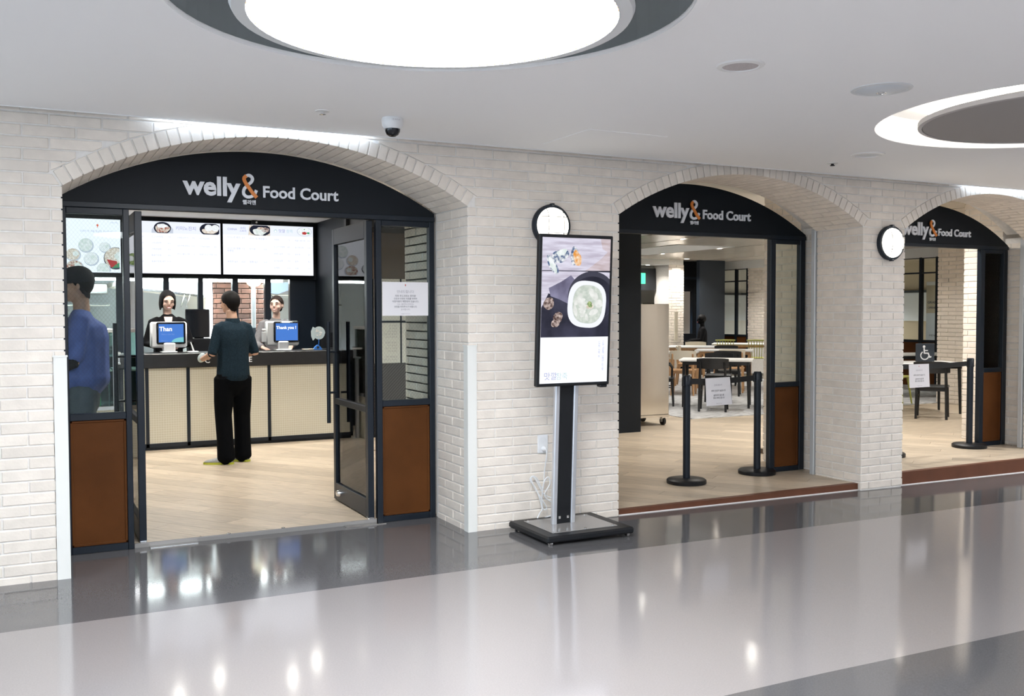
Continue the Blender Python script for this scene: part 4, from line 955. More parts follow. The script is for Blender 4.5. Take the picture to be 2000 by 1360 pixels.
R_ = [('차이나포 짜장', .045, .72, .045, 'L'), ('6.5', .235, .72, .045, 'R'), ('차이나포 볶음밥', .285, .71, .045, 'L'), ('11.0', .475, .71, .045, 'R'), ('차이나포 짬뽕/', .045, .50, .045, 'L'), ('짬뽕밥', .045, .455, .045, 'L'), ('7.5', .235, .50, .045, 'R'), ('탕수육', .285, .50, .045, 'L'), ('15.0', .475, .50, .045, 'R'),
      ('짜장면 SET', .045, .24, .045, 'L'), ('10.0', .235, .24, .045, 'R'), ('짬뽕 SET', .285, .24, .045, 'L'), ('11.0', .475, .24, .045, 'R')]
for i, (a, c, d, e) in enumerate((('야채죽', '7.5', '해물누룽지죽', '10.0'), ('소고기야채죽', '8.5', '송이버섯죽', '11.0'), ('매생이굴죽', '9.0', '호박죽', '8.0'), ('닭가슴살죽', '9.0', '팥죽', '8.0'), ('삼계죽', '11.0', '잣죽', '11.0'))): R_ += [(a, .555, .70-.142*i, .040, 'L'), (c, .735, .70-.142*i, .040, 'R'), (d, .79, .695-.142*i, .040, 'L'), (e, .965, .695-.142*i, .040, 'R')]
menu_lines(p, w, h, R_, 'menu_ink2')
t = thing('projector', 'small black fitting above the menu screens, between the middle and the right one', 'fixture', (2.66, 6.24, 2.60)); MB().box(-.04, .04, -.05, .06, 0, .05, .01).build('housing', 'black_plastic', t); MB().lathe([(.012, -.05), (.012, -.056), (.0, -.057)], (.02, 0, .025), 'Y', 12).build('lens', 'chrome', t)

# ------------------------------------------------------------------ order counter and what stands on it
t = thing('order_counter', 'long order counter with cream mosaic front and thick black top', 'counter', (0, 5.08, 0))
MB().box(.98, 3.46, .02, .44, .03, .90).build('carcass', 'black_board', t); MB().box(.98, 3.46, .035, .42, 0, .05).build('plinth', 'black_metal', t)
ST = [.98, 1.235, 1.665, 2.555, 3.435]
for a, c in zip(ST, ST[1:]): MB().box(a+.02, c-.012, .004, .03, .075, .895).build('mosaic_panel', 'mosaic', t)
for a in ST: MB().box(a-.014, a+.022, -.004, .03, .03, .905, .002).build('upright', 'black_metal', t)
MB().box(.97, 3.46, -.004, .03, .03, .075, .002).build('bottom_rail', 'black_metal', t)
MB().box(.95, 3.46, -.03, .48, .90, 1.055, .006).build('worktop', 'black_wood', t)
for ch, x in (('C', 1.845), ('E', 2.325)): b = MB(); letters(b, ch, x, -.038, .945, h=.082, bold=.012, extrude=.006); b.build('lettering', 'letter_white', t, label='white letter %s on the dark counter edge' % ch)
def pos(x, label, lines, bez, flip):
    t = thing('till_terminal', label, 'till', (x, 5.37, 1.055))
    MB().box(-.062, .062, -.05, .09, 0, .11, .012).build('stand', 'grey_plastic' if flip else 'white_plastic', t)
    MB().box(-.085, .085, -.07, .12, 0, .014, .005).build('foot', 'white_plastic', t)
    h_ = MB().box(-.195, .195, -.015, .085, .055, .345, .018).build('housing', 'white_plastic' if not flip else 'grey_plastic', t, smooth=True)
    x0, x1 = bez
    s = MB().box(x0, x1, -.032, -.012, .095, .342, .012).build('screen_bezel', 'dark_glass', t)
    b = MB(); i = .022; b.add([(x0+i, -.0335, .095+i), (x1-i, -.0335, .095+i), (x1-i, -.0335, .342-i), (x0+i, -.0335, .342-i)], [(0, 1, 2, 3)]); b.build('screen', 'screen_blue', s)
    if not flip:
        b = MB(); n = 10; b.add([(x1-i, -.0338, .095+i)]+[(x1-i-.13*math.cos(k*PI/2/n), -.0338, .095+i+.055*math.sin(k*PI/2/n)) for k in range(n+1)], [tuple(range(n+2))]); b.build('screen_glow', 'screen_cyan', s)
    b = MB()
    for st, u, v, k in lines: letters(b, st, x0+i+(x1-x0)*u, -.0345, .095+.247*v, h=k, bold=.022)
    b.build('lettering', 'screen_text', s)
    b = MB(); letters(b, 'Have a nice day', x0+i+.03, -.0344, .20, h=.022); letters(b, 'Have a', x0+i+.03, -.0344, .128, h=.022); b.build('lettering', 'screen_faint', s) if not flip else None
    return t
pos(1.512, 'white till terminal, its blue screen reads Than, by the bob-haired person', [('Than', .02, .60, .068)], (-.135, .175), 0)
t2 = pos(2.79, 'grey till terminal, its blue screen reads Thank you, by the person in grey', [('Thank you !', .02, .64, .049)], (-.11, .195), 1)
c = MB().box(-.235, -.190, .0, .06, .10, .22, .004); c.build('card_reader', 'grey_plastic', t2); MB().box(-.235, -.195, .0, .03, .235, .255, .004).build('card', 'white_paint', t2)
t = thing('signature_pad', 'white round signature pad with a standing white pen, between the tills', 'pad', (1.765, 5.36, 1.055))
MB().lathe([(.062, 0), (.066, .006), (.060, .012), (.0, .014)], n=28).build('plate', 'white_plastic', t, smooth=True); MB().tube([(.01, 0, .012), (-.022, 0, .115)], [.010, .006], 8).build('pen', 'white_plastic', t, smooth=True)
t = thing('coin_tray', 'pale round dish on the counter, right of the till reading Thank you', 'dish', (3.075, 5.30, 1.055)); MB().lathe([(.060, 0), (.075, .010), (.074, .014), (.055, .008), (.0, .007)], n=28).build('dish', 'cream', t, smooth=True)
t = thing('hand_fan', 'clear plastic fan standing in a blue clip on the counter', 'fan', (3.20, 5.34, 1.055))
MB().prism([(-.055, 0), (.055, 0), (.035, .035), (.0, .06), (-.035, .035)], -.02, .02).build('clip', 'blue_clip', t); MB().lathe([(.016, -.021), (.016, .021)], (0, 0, .028), 'Y', 14).build('clip_hole', 'dark_glass', t)
MB().tube([(.015, 0, .05), (.018, 0, .13)], .004, 6).build('stick', 'blue_clip', t)
MB().prism([(.02+.075*math.cos(a)*(1 if a < 3.4 else .95), .20+.078*math.sin(a)) for a in [2*PI*k/26 for k in range(26)]]+[(.085, .195), (-.05, .14), (-.06, .12)][:0], -.002, .002).build('blade', 'plastic_wrap', t)
MB().prism([(-.055, .11), (-.03, .135), (-.04, .20), (-.025, .26), (-.055, .275), (-.078, .22), (-.075, .16)], -.004, .000).build('blade', 'plastic_wrap', t)
b = MB(); [b.ell((.02+.03*math.cos(k*1.9), -.004, .205+.035*math.sin(k*2.6)), (.009, .002, .007), n=8, m=5) for k in range(9)]; o = b.build('print', 'food_grain', t)
p = thing('laptop', 'black laptop at the right end of the counter', 'laptop', (3.40, 5.40, 1.055)); MB().box(-.11, .05, -.08, .12, 0, .014, .003).build('base', 'black_plastic', p); MB().box(-.11, .05, .10, .115, .014, .20, .003).build('lid', 'black_plastic', p)
t = thing('till_monitor', 'black monitor and printer block on the back counter, between the bob-haired woman and the customer', 'monitor', (1.955, 6.17, 0))
MB().box(-.145, .135, -.02, .03, 1.20, 1.545, .006).build('panel', 'dark_glass', t); MB().box(-.04, .04, .0, .06, 1.0, 1.22, .004).build('stand', 'black_plastic', t); MB().box(-.12, .14, -.06, .12, 1.0, 1.19, .01).build('printer', 'black_plastic', t)
t = thing('back_counter', 'dark work counter behind the two women', 'counter', (0, 6.06, 0)); MB().box(.7, 3.4, 0, .22, .0, .96).build('carcass', 'black_board', t); MB().box(.68, 3.42, -.02, .23, .96, 1.0, .004).build('worktop', 'black_wood', t)
# glass case left of the counter
t = thing('display_case', 'glass display case with metal edges at the left end of the counter', 'case', (.58, 4.95, 0))
MB().box(-.36, .30, -.30, .30, 0, .50, .004).build('base', 'mosaic', t); MB().box(-.37, .31, -.31, .31, .50, .545, .004).build('sill', 'steel', t)
for x in (-.36, .285):
    for y in (-.30, .285): MB().box(x, x+.016, y, y+.016, .545, 1.30).build('corner_post', 'silver', t)
MB().box(-.37, .31, -.31, .31, 1.30, 1.335, .004).build('top', 'white_paint', t)
for q in ((-.345, .285, -.298, -.292), (-.345, .285, .292, .298)): MB().box(*q, .545, 1.30).build('pane', 'glass_case', t)
for q in ((-.358, -.352, -.285, .285), (.292, .298, -.285, .285)): MB().box(*q, .545, 1.30).build('pane', 'glass_case', t)
MB().box(-.34, .28, -.28, .28, .90, .915).build('shelf', 'white_top', t)
t = thing('bottle', 'bright green plastic bottle inside the glass case', 'bottle', (.70, 4.78, .545)); MB().lathe([(.0, 0), (.052, .004), (.056, .05), (.052, .13), (.055, .18), (.03, .225), (.016, .245), (.016, .26)], n=20).build('body', 'bottle_green', t, smooth=True); MB().lathe([(.018, .26), (.018, .28), (.0, .281)], n=14).build('cap', 'white_plastic', t)
t = thing('tray_shelf', 'white tray shelf with a dark mat beside the glass case', 'shelf', (.935, 5.06, 0)); MB().box(-.04, .03, -.14, .03, 1.065, 1.085, .003).build('board', 'white_top', t); MB().box(-.02, .03, -.12, .02, 1.085, 1.092).build('mat', 'black_plastic', t)
MB().box(-.03, .03, -.12, .03, .955, .975, .003).build('lower_board', 'silver', t); MB().box(-.0, .03, -.03, .03, .975, 1.065).build('bracket', 'silver', t); MB().box(-.03, -.0, -.03, .03, .0, .955).build('leg', 'silver', t)
t = thing('hand_sheet', 'small white paper sheet standing on the back counter next to the customer', 'paper', (2.20, 6.12, 1.0)); MB().box(-.06, .06, 0, .004, 0, .30).build('sheet', 'paper', t)

# ------------------------------------------------------------------ kitchen behind the windows
p = MB().box(-.5, 3.1, 6.60, 6.66, 1.895, 1.925).build('strip_lamp', 'tube_glow'); tag(p, 'long bright strip lamp along the top of the kitchen windows', 'lamp')
t = thing('kitchen_hood', 'large pale kitchen hood sloping down to the right behind the bob-haired woman', 'hood', (0, 0, 0))
hp = [(1.15, 1.915), (2.33, 1.915), (2.33, 1.735), (2.25, 1.735), (1.15, 1.86)]
MB().prism(hp, 7.4, 9.0).build('canopy', 'white_paint', t); MB().prism([(1.15, 1.86), (2.25, 1.735), (2.25, 1.705), (1.15, 1.825)], 7.38, 7.42).build('lip', 'steel', t)
for x in (1.93, 2.0): MB().tube([(x+.05, 7.37, 1.74), (x, 7.35, 1.58)], .006, 6).build('hook', 'chrome', t)
t = thing('kitchen_hood', 'low steel hood above the stove, seen through the wired glass', 'hood', (0, 0, 0)); MB().box(.2, 1.10, 8.2, 9.4, 1.76, 1.90, .01).build('canopy', 'steel', t); MB().box(.4, .9, 8.6, 9.0, 1.90, 2.42).build('duct', 'steel', t); MB().box(.15, 1.12, 8.15, 9.4, 1.60, 1.625, .004).build('rail', 'steel', t); MB().tube([(.72, 8.2, 1.76), (.72, 8.2, 1.5)], .006, 6).build('hook', 'chrome', t)
t = thing('kitchen_table', 'steel kitchen table carrying a pot behind the wired glass', 'table', (0, 0, 0)); MB().box(.25, 1.5, 8.4, 9.2, 1.00, 1.04, .004).build('top', 'steel', t)
for x in (.29, 1.46):
    for y in (8.44, 9.16): MB().box(x-.02, x+.02, y-.02, y+.02, 0, 1.0).build('leg', 'steel', t)
MB().box(.3, 1.45, 8.45, 9.15, .3, .98).build('lower_cabinet', 'grey_blue', t)
for x, r, hh, lab in ((.66, .085, .20, 'tall steel cooking pot on the kitchen table'), (.89, .08, .11, 'low steel cooking pot right of the tall one')):
    t = thing('cooking_pot', lab, 'pot', (x, 8.6, 1.04)); MB().lathe([(r, 0), (r, hh), (r+.008, hh+.004), (r-.004, hh+.002), (r-.005, .01), (0, .01)], n=22).build('body', 'steel', t, smooth=True)
    for s in (-1, 1): MB().tube([(s*r, -.03, hh*.8), (s*(r+.03), -.03, hh*.8), (s*(r+.03), .03, hh*.8), (s*r, .03, hh*.8)], .006, 6).build('handle', 'chrome', t)
t = thing('column_brick', 'red-brown brick pier in the kitchen, behind the customer in the dark shirt', 'column', kind='structure')
MB().box(2.33, 2.98, 7.21, 7.6, 0, 2.42).build('mortar_core', 'mortar_red', t); brick_face(t, (2.32, 7.2, 0), (1, 0, 0), (0, -1, 0), .67, range(9, 27), .3, 0.95, 'brick_red', .215); brick_face(t, (2.32, 7.2, 0), (0, 1, 0), (-1, 0, 0), .3, range(9, 27), .1, 0.95, 'brick_red', .215)
t = thing('kitchen_lamp', 'bowl-shaped warm lamp on a pale upright behind the brick pier window', 'lamp', (2.80, 6.95, 0)); MB().lathe([(.0, 1.845), (.05, 1.85), (.085, 1.88), (.10, 1.92), (.094, 1.92), (.07, 1.885), (.0, 1.87)], n=24).build('shade', 'lamp_warm', t, smooth=True); MB().box(-.027, .027, .02, .05, 1.30, 1.86, .003).build('upright', 'grey_plastic', t); MB().box(-.02, .02, .0, .06, 0, 1.3).build('post', 'grey_blue', t)
t = thing('utensil_rack', 'rail of hanging ladles and a dark hood flap at the right kitchen window', 'utensils', (0, 0, 0)); MB().tube([(2.9, 7.9, 1.75), (3.6, 7.9, 1.75)], .008, 6).build('rail', 'chrome', t)
for x in (2.92, 3.58): MB().tube([(x, 7.9, 1.75), (x, 7.9, 2.425)], .008, 6).build('hanger', 'chrome', t)
for i, x in enumerate((3.17, 3.26, 3.34)):
    MB().tube([(x, 7.88, 1.74), (x+.01, 7.87, 1.40)], .007, 6).build('ladle_handle', 'utensil', t); MB().ell((x+.012, 7.86, 1.38), (.04, .03, .03), n=12, m=6).build('ladle_bowl', 'utensil', t, smooth=True)
MB().prism([(2.98, 1.93), (3.6, 1.93), (3.6, 1.88), (3.30, 1.76), (3.08, 1.79)], 7.7, 7.75).build('hood_flap', 'grey_blue', t)
MB().box(1.6, 2.2, 9.1, 9.62, 0, .9).build('kitchen_cabinet', 'steel'); tag(bpy.data.objects['kitchen_cabinet'], 'low steel cabinet at the kitchen back wall', 'cabinet')
S(MB().box(2.26, 2.31, 7.2, 9.0, 1.0, 2.42), 'trim', 'white_paint', 'white upright left of the red brick pier in the kitchen', 'trim')
# ------------------------------------------------------------------ dining room
def black_chair(label, loc, rz, arms=False, legm='black_wood', backm='black_wood', seatm='black_wood'):
    """wooden dining chair, the sitter looks along local +y"""
    t = thing('dining_chair', label, 'chair', loc, rz)
    MB().box(-.215, .215, -.20, .215, .425, .455, .010).build('seat', seatm, t)
    MB().box(-.185, .185, -.17, .19, .385, .425).build('seat_frame', legm, t)
    n = 9; R = []
    for i in range(n):
        u = -1+2*i/(n-1); x = .235*u; y = -.235+.055*u*u
        R.append([(x, y-.011, .635+.012*u*u), (x, y+.011, .635+.012*u*u), (x, y+.004, .800-.014*u**4), (x, y-.018, .800-.014*u**4)])
    MB().rings(R).build('backrest', backm, t, smooth=True)
    for s in (-1, 1):
        MB().tube([(s*.195, -.245, 0), (s*.188, -.195, .42), (s*.178, -.225, .74)], [.017, .021, .016], 8).build('leg', legm, t, smooth=True)
        MB().tube([(s*.20, .205, 0), (s*.185, .18, .43)], [.015, .021], 8).build('leg', legm, t, smooth=True)
        if arms: MB().tube([(s*.19, -.22, .66), (s*.25, -.05, .665), (s*.245, .15, .655), (s*.20, .185, .60), (s*.19, .18, .42)], [.014, .016, .016, .014, .014], 8).build('armrest', legm, t, smooth=True)
    for s in (-1, 1): MB().tube([(s*.19, -.20, .30), (s*.19, .19, .30)], .010, 6).build('stretcher', legm, t)
    return t
def spindle_chair(label, loc, rz):
    t = thing('spindle_chair', label, 'chair', loc, rz)
    MB().box(-.21, .21, -.20, .21, .43, .455, .010).build('seat', 'green_paint', t)
    MB().tube([(-.22, -.24, .84), (0, -.27, .845), (.22, -.24, .84)], [.016, .02, .016], 8).build('top_rail', 'green_paint', t, smooth=True)
    for i in range(7): x = -.18+.06*i; MB().tube([(x*.85, -.19, .45), (x, -.25, .84)], .008, 6).build('spindle', 'green_paint', t)
    for sx in (-1, 1):
        for sy in (-1, 1): MB().tube([(sx*.17, sy*.16, .44), (sx*.22, sy*.23, 0)], [.019, .013], 7).build('leg', 'green_paint', t, smooth=True)
    return t
def table(label, loc, rz, w=1.1, d=.72, legm='black_wood', h=.745):
    t = thing('dining_table', label, 'table', loc, rz)
    MB().box(-w/2, w/2, -d/2, d/2, h-.028, h, .004).build('tabletop', 'white_top', t)
    MB().box(-w/2+.05, w/2-.05, -d/2+.05, d/2-.05, h-.085, h-.028).build('apron', legm, t)
    for sx in (-1, 1):
        for sy in (-1, 1): MB().tube([(sx*(w/2-.06), sy*(d/2-.06), 0), (sx*(w/2-.075), sy*(d/2-.075), h-.03)], [.018, .027], 8).build('leg', legm, t, smooth=True)
    return t
def face(fx, fy): return math.atan2(-fx, fy)
RT = math.atan2(-.67, .74); G1 = 'dining chairs of the food court'; GT = 'white dining tables of the food court'
table('white table with black legs right behind the belt barrier of the middle arch', (9.83, 6.10, .008), RT, 1.12, .74)
black_chair('black wooden chair with its back to us behind the notice on the belt', (9.33, 5.56, .008), face(.67, .74))
black_chair('black armchair at the left end of the nearest white table', (9.12, 6.62, .008), face(.80, -.60), True)
black_chair('black chair at the right end of the nearest white table, half hidden', (10.62, 5.58, .008), face(-.74, .67))
black_chair('black chair on the far side of the nearest white table, facing us', (10.36, 6.72, .008), face(-.67, -.74))
table('white table with wooden legs second row, right of the nearest table', (12.35, 9.0, .008), RT, 1.1, .8, 'wood_leg')
black_chair('cream-backed wooden chair with its back to us, right behind the nearest table', (11.80, 8.10, .008), face(.67, .74), False, 'wood_leg', 'cream', 'wood_leg')
black_chair('cream-backed wooden chair seen from the side, left of the second-row table', (12.05, 9.75, .008), face(.74, -.67), False, 'wood_leg', 'cream', 'wood_leg')
table('white table second row at the left, partly behind the steel trolley', (10.75, 8.75, .008), RT, 1.2, .8, 'wood_leg')
black_chair('cream-backed wooden chair behind the black armchair', (10.65, 8.05, .008), face(.67, .74), False, 'wood_leg', 'cream', 'wood_leg')
black_chair('dark chair between the nearest and the second-row table', (11.25, 7.55, .008), face(.67, .74))
table('white table third row, in front of the dark square column', (13.1, 10.85, .008), RT, 1.2, .8, 'wood_leg')
black_chair('cream-backed chair of the third row, under the seated dark figure', (13.75, 11.75, .008), face(-.67, -.74), False, 'wood_leg', 'cream', 'cream')
table('long white table at the back below the framed windows', (15.15, 11.75, .008), RT, 1.4, .8, 'wood_leg')
spindle_chair('olive green spindle chair right of the dark column, left of the pair', (14.35, 11.40, .008), face(.67, .74))
spindle_chair('olive green spindle chair right of the dark column, right of the pair', (14.87, 10.95, .008), face(.67, .74))
spindle_chair('olive green spindle chair far left, beside the white brick pier', (12.6, 12.15, .008), face(.67, .74))
black_chair('dark chair tucked under the second-row table, facing us', (12.75, 9.45, .008), face(-.67, -.74))
table('small white table far left beside the white brick pier', (13.2, 12.75, .008), RT, .8, .66, 'wood_leg')
# chairs and tables seen through the right arch
R3 = math.atan2(-.36, .93)
table('white table behind the black chairs in the right arch', (11.80, 3.98, 0), R3, 1.2, .7)
black_chair('black wooden chair with its back to us in the right arch', (11.42, 3.36, 0), face(.80, .60))
black_chair('black wooden chair just behind the other black chair in the right arch', (12.42, 3.12, 0), face(.90, .44))
table('white table further back in the right arch, under the window', (14.1, 5.9, .008), R3, 1.5, .75)
spindle_chair('olive green spindle chair at the edge of the narrow pillar in the right arch', (12.5, 5.0, .008), face(.9, .4))
t = thing('wheelchair_sign', 'small dark square table sign with a white wheelchair symbol', 'sign', (12.03, 4.00, .745), -.46)
MB().box(-.14, .14, 0, .012, 0, .27, .002).build('plate', 'grey_blue', t); MB().box(-.10, .10, 0, .08, 0, .006).build('foot', 'grey_blue', t)
b = MB(); b.ell((-.018, -.003, .222), (.020, .003, .020), n=14, m=6)
def seg(pts, wd):
    for (x0, z0), (x1, z1) in zip(pts, pts[1:]):
        d = Vector((x1-x0, z1-z0)).normalized(); q = Vector((-d.y, d.x))*wd/2; e = d*wd*.3
        b.prism([(x0-e.x+q.x, z0-e.y+q.y), (x1+e.x+q.x, z1+e.y+q.y), (x1+e.x-q.x, z1+e.y-q.y), (x0-e.x-q.x, z0-e.y-q.y)], -.004, -.0005)
seg([(-.016, .195), (-.012, .125), (.045, .125), (.068, .065), (.088, .072)], .019); seg([(-.014, .165), (.035, .165)], .015)
seg([(-.006+.060*math.cos(a), .092+.060*math.sin(a)) for a in [2.2+k*.38 for k in range(11)]], .016)
b.build('symbol', 'letter_white', t, label='white wheelchair symbol')
t = thing('steel_trolley', 'tall stainless steel trolley cabinet on casters beside the black wall end', 'trolley', (7.36, 4.62, 0))
MB().box(-.28, .28, -.26, .30, .145, 1.60, .008).build('cabinet', 'steel', t); MB().box(-.285, .285, -.265, .305, .115, .145, .003).build('base_frame', 'steel', t)
for x in (-.22, .23):
    for y in (-.21, .25):
        w = MB().tube([(x-.016, y+.02, .052), (x+.016, y+.02, .052)], .052, 18).build('caster', 'black_rubber', t)
        MB().box(x-.05, x+.05, y-.04, y+.05, .100, .116, .002).build('caster_plate', 'chrome', w); b = MB()
        for s in (-1, 1): b.box(x+s*.022-.003, x+s*.022+.003, y-.012, y+.035, .045, .10)
        b.tube([(x-.03, y+.02, .052), (x+.03, y+.02, .052)], .012, 8); b.build('caster_fork', 'chrome', w)
# far walls, column, windows
t = thing('column', 'dark square column in the dining room, right of the seated dark figure', 'column', kind='structure'); MB().box(14.84, 15.62, 13.0, 13.12, 0, 2.75).build('shaft', 'grey_blue', t)
t = thing('wall_brick', 'white brick pier lit from above, left of the seated dark figure', 'wall', kind='structure'); MB().box(13.93, 14.36, 13.01, 13.6, 0, 2.75).build('mortar_core', 'mortar', t); brick_face(t, (13.92, 13.0, 0), (1, 0, 0), (0, -1, 0), .45, range(0, 38), .2, 0)
t = thing('wall_brick', 'pale brick wall between the framed windows and the pillar return in the middle arch', 'wall', kind='structure'); MB().box(16.01, 16.3, 10.2, 12.62, 0, 2.75).build('mortar_core', 'mortar', t); brick_face(t, (16.0, 10.2, 0), (0, 1, 0), (-1, 0, 0), 2.4, range(1, 30), .2, 0)
t = thing('wall_brick', 'tan brick wall behind the lone stanchion in the right arch', 'wall', kind='structure'); MB().box(13.31, 13.6, 2.6, 4.83, 0, 2.75).build('mortar_core', 'mortar', t); brick_face(t, (13.3, 3.2, 0), (0, 1, 0), (-1, 0, 0), 1.64, range(-1, 40), .35, 0)
S(MB().box(13.2, 16.0, .66, 15.1, 2.52, 2.76), 'ceiling_band', 'plaster_in', 'white band of wall above the framed windows', 'ceiling') if False else None
S(MB().box(16.0, 16.06, 4.9, 14.8, 2.55, 2.76), 'wall_upper_right', 'plaster_in', 'white strip of wall above the framed windows', 'wall')
def framed_window(name, label, x, y0, y1, muls, z0=.90, z1=2.56):
    t = thing(name, label, 'window', kind='structure')
    for y in muls: MB().box(x-.03, x+.03, y-.035, y+.035, 0, z1).build('mullion', 'black_metal', t)
    for z, hh in ((z1, .05), (2.25, .03), (z0, .05)): MB().box(x-.028, x+.028, y0, y1, z-hh/2, z+hh/2).build('rail', 'black_metal', t)
    for a, c in zip(muls, muls[1:]):
        MB().box(x-.004, x+.004, a, c, z0, z1).build('pane', 'glass', t); MB().box(x-.01, x+.01, a, c, 0, z0).build('wood_panel', 'brown_panel', t)
    return t
framed_window('window_5', 'black framed windows over brown panels at the back of the middle arch', 16.03, 12.6, 14.6, (12.62, 13.05, 13.6, 14.1, 14.6))
framed_window('window_6', 'black framed windows seen at the left of the right arch', 16.03, 5.6, 9.6, (5.6, 6.3, 7.08, 7.47, 8.3, 9.6))
for y0, y1, z0, z1, m, nm, lab in ((12.4, 15.0, 1.25, 1.95, 'kitchen_white', 'wall_board', 'white board on the tan wall behind the back windows'), (9.2, 12.2, 1.25, 1.95, 'kitchen_white', 'wall_board', 'white board on the tan wall behind the right windows')):
    f_ = y1 < 14
    o = (MB().box(19.86, 19.9, y0, y1, z0, z1) if f_ else MB().box(16.9, 19.5, 15.06, 15.1, z0, z1)).build(nm, m); tag(o, lab, 'board')
    o = (MB().box(19.80, 19.9, y0-.1, y1, z1, z1+.06) if f_ else MB().box(16.8, 19.6, 15.0, 15.1, z1, z1+.06)).build('wall_rail', 'grey_blue'); tag(o, 'dark rail above the ' + lab, 'rail')
t = thing('banner_stand', 'tall roll-up style banner with a tan top and grey lower half behind the right windows', 'banner', (17.6, 8.48, 0), face(.9, .4)); MB().box(-.15, .15, 0, .02, .35, 1.45).build('lower_sheet', 'detector', t); MB().box(-.15, .15, 0, .02, 1.45, 2.05).build('upper_sheet', 'tan_wall', t); MB().box(-.15, .15, .0, .022, 2.05, 2.13).build('top_strip', 'white_paint', t); MB().box(-.2, .2, -.1, .12, 0, .35).build('foot', 'grey_plastic', t)
b = MB(); letters(b, 'GRAND', 0, -.004, 1.66, h=.07, align='C', bold=.03); letters(b, 'OPENING', 0, -.004, 1.55, h=.055, align='C', bold=.03); letters(b, '○○○', 0, -.004, 1.80, h=.11, align='C') if False else None; letters(b, 'MENU', 0, -.004, .95, h=.06, align='C'); letters(b, 'WELCOME', 0, -.004, .70, h=.045, align='C'); b.build('lettering', 'ink', t)
S(MB().box(11.0, 13.9, 13.5, 13.6, 2.02, 2.55), 'bulkhead', 'soffit_dark', 'dark bulkhead at the far left of the middle arch', 'wall')
S(MB().box(12.7, 12.95, 13.52, 13.6, 0, 2.02), 'partition_post', 'soffit_dark', 'dark post under the far bulkhead', 'partition')
S(MB().box(9.0, 14.0, 14.4, 14.5, 0, 2.6), 'wall_tan', 'tan_wall', 'tan wall beyond the far bulkhead', 'wall')
t = thing('partition_dark', 'dark portal around a room with blue screens, left of the square column', 'partition', kind='structure'); MB().box(14.36, 15.4, 13.55, 13.65, 2.0, 2.75).build('header', 'soffit_dark', t); MB().box(14.36, 15.4, 13.52, 13.56, 2.30, 2.36).build('bar', 'grey_blue', t); MB().box(15.05, 15.4, 13.55, 13.65, 0, 2.0).build('side', 'soffit_dark', t); MB().box(14.36, 15.4, 13.5, 13.56, 0, .95).build('low_wall', 'soffit_dark', t)
p = MB().box(14.5, 14.86, 14.2, 14.26, 1.50, 1.86, .004).box(14.62, 14.74, 14.26, 15.11, 1.62, 1.72).build('far_television', 'dark_glass'); tag(p, 'black television in the portal left of the square column', 'television')
t = thing('far_screen', 'pale blue lit screen beside the seated dark figure', 'screen', (14.62, 14.0, 0)); MB().box(-.14, .16, 0, .05, .93, 1.42, .004).build('housing', 'black_plastic', t); MB().box(-.12, .14, -.006, 0, 1.20, 1.40).build('panel', 'far_blue', t); MB().box(-.12, .14, -.006, 0, .95, 1.17).build('panel', 'far_blue', t); MB().box(-.05, .05, .05, .12, 0, 1.2).build('post', 'black_metal', t)
t = thing('exit_sign', 'green lit emergency exit sign at the left edge of the middle arch', 'sign', (10.15, 9.0, 2.02)); MB().box(.0, .33, 0, .035, 0, .20, .004).build('box', 'exit_green', t); MB().tube([(.14, .018, .20), (.14, .018, .75)], .008, 6).build('hanger', 'chrome', t)
p = MB().box(10.2, 10.28, 9.6, 9.64, .9, 1.6).build('folded_sign', 'cream'); p.location = (3.62, 3.0, -.1); p.rotation_euler = (0, 0, 0); tag(p, 'narrow pale folded sign leaning on the white brick pier', 'sign')

# ------------------------------------------------------------------ interior lamps
GL = 'recessed downlights inside the food court'
_k = 0
def lamp(x, y, z, power=DOWN, col=(1, .965, .91), glow=True, lab=None, size=.11):
    t = downlight((x, y, z), lab or 'small round recessed ceiling downlight inside the food court', None if lab else GL)
    l = bpy.data.lights.new('downlight_beam', 'AREA'); l.shape = 'DISK'; l.size = size; l.energy = power; l.color = col; l.spread = math.radians(128)
    o = bpy.data.objects.new('downlight_beam', l); COL.objects.link(o); o.parent = t; o.location = (0, 0, -.012)
    return t
for x, y in ((.8, 5.30), (2.0, 5.30), (3.14, 5.30), (.9, 3.4), (2.3, 3.4), (3.9, 3.2), (5.4, 3.2), (1.5, 1.9)): lamp(x, y, 2.655, DOWN*.55)
for x in (1.5, 2.75): lamp(x, 4.9, 2.655, DOWN*.5, lab='downlight over the counter front, %s of two' % ('left' if x < 2 else 'right'))
for x, y in ((8.15, 3.3), (8.2, 5.83), (8.2, 1.9)): lamp(x, y, 2.76)
lamp(8.75, 1.30, 2.76, DOWN*.8, lab='downlight just inside the right arch, above the lone stanchion')  # unseen lamp added to brighten the bricks behind the right side glass
lamp(10.27, 6.48, 2.77, lab='dining downlight in the left ceiling slot, right of its pair'); lamp(10.27, 7.62, 2.77, lab='dining downlight in the left ceiling slot, left of its pair'); lamp(12.49, 9.38, 2.77, lab='dining downlight just above the dark square column'); lamp(12.49, 11.3, 2.77, lab='small dining downlight far left above the bulkhead')
for x, y in ((10.27, 2.85), (10.27, 10.3), (12.49, 6.0), (12.49, 3.2)): lamp(x, y, 2.77, DOWN*1.5)
lamp(14.15, 12.6, 2.75, DOWN*1.0, lab='downlight grazing the white brick pier'); lamp(15.3, 10.9, 2.75, DOWN*1.2)
S(MB().box(12.4, 13.9, 12.95, 13.5, 2.62, 2.76), 'ceiling_band', 'plaster_in', 'white band under the ceiling at the far left of the middle arch', 'ceiling')
for x, y in ((13.2, 13.2), (13.45, 13.2)): lamp(x, y, 2.62, 6, lab='one of two small lights under the far white band, %s' % ('left' if x < 13.3 else 'right'))
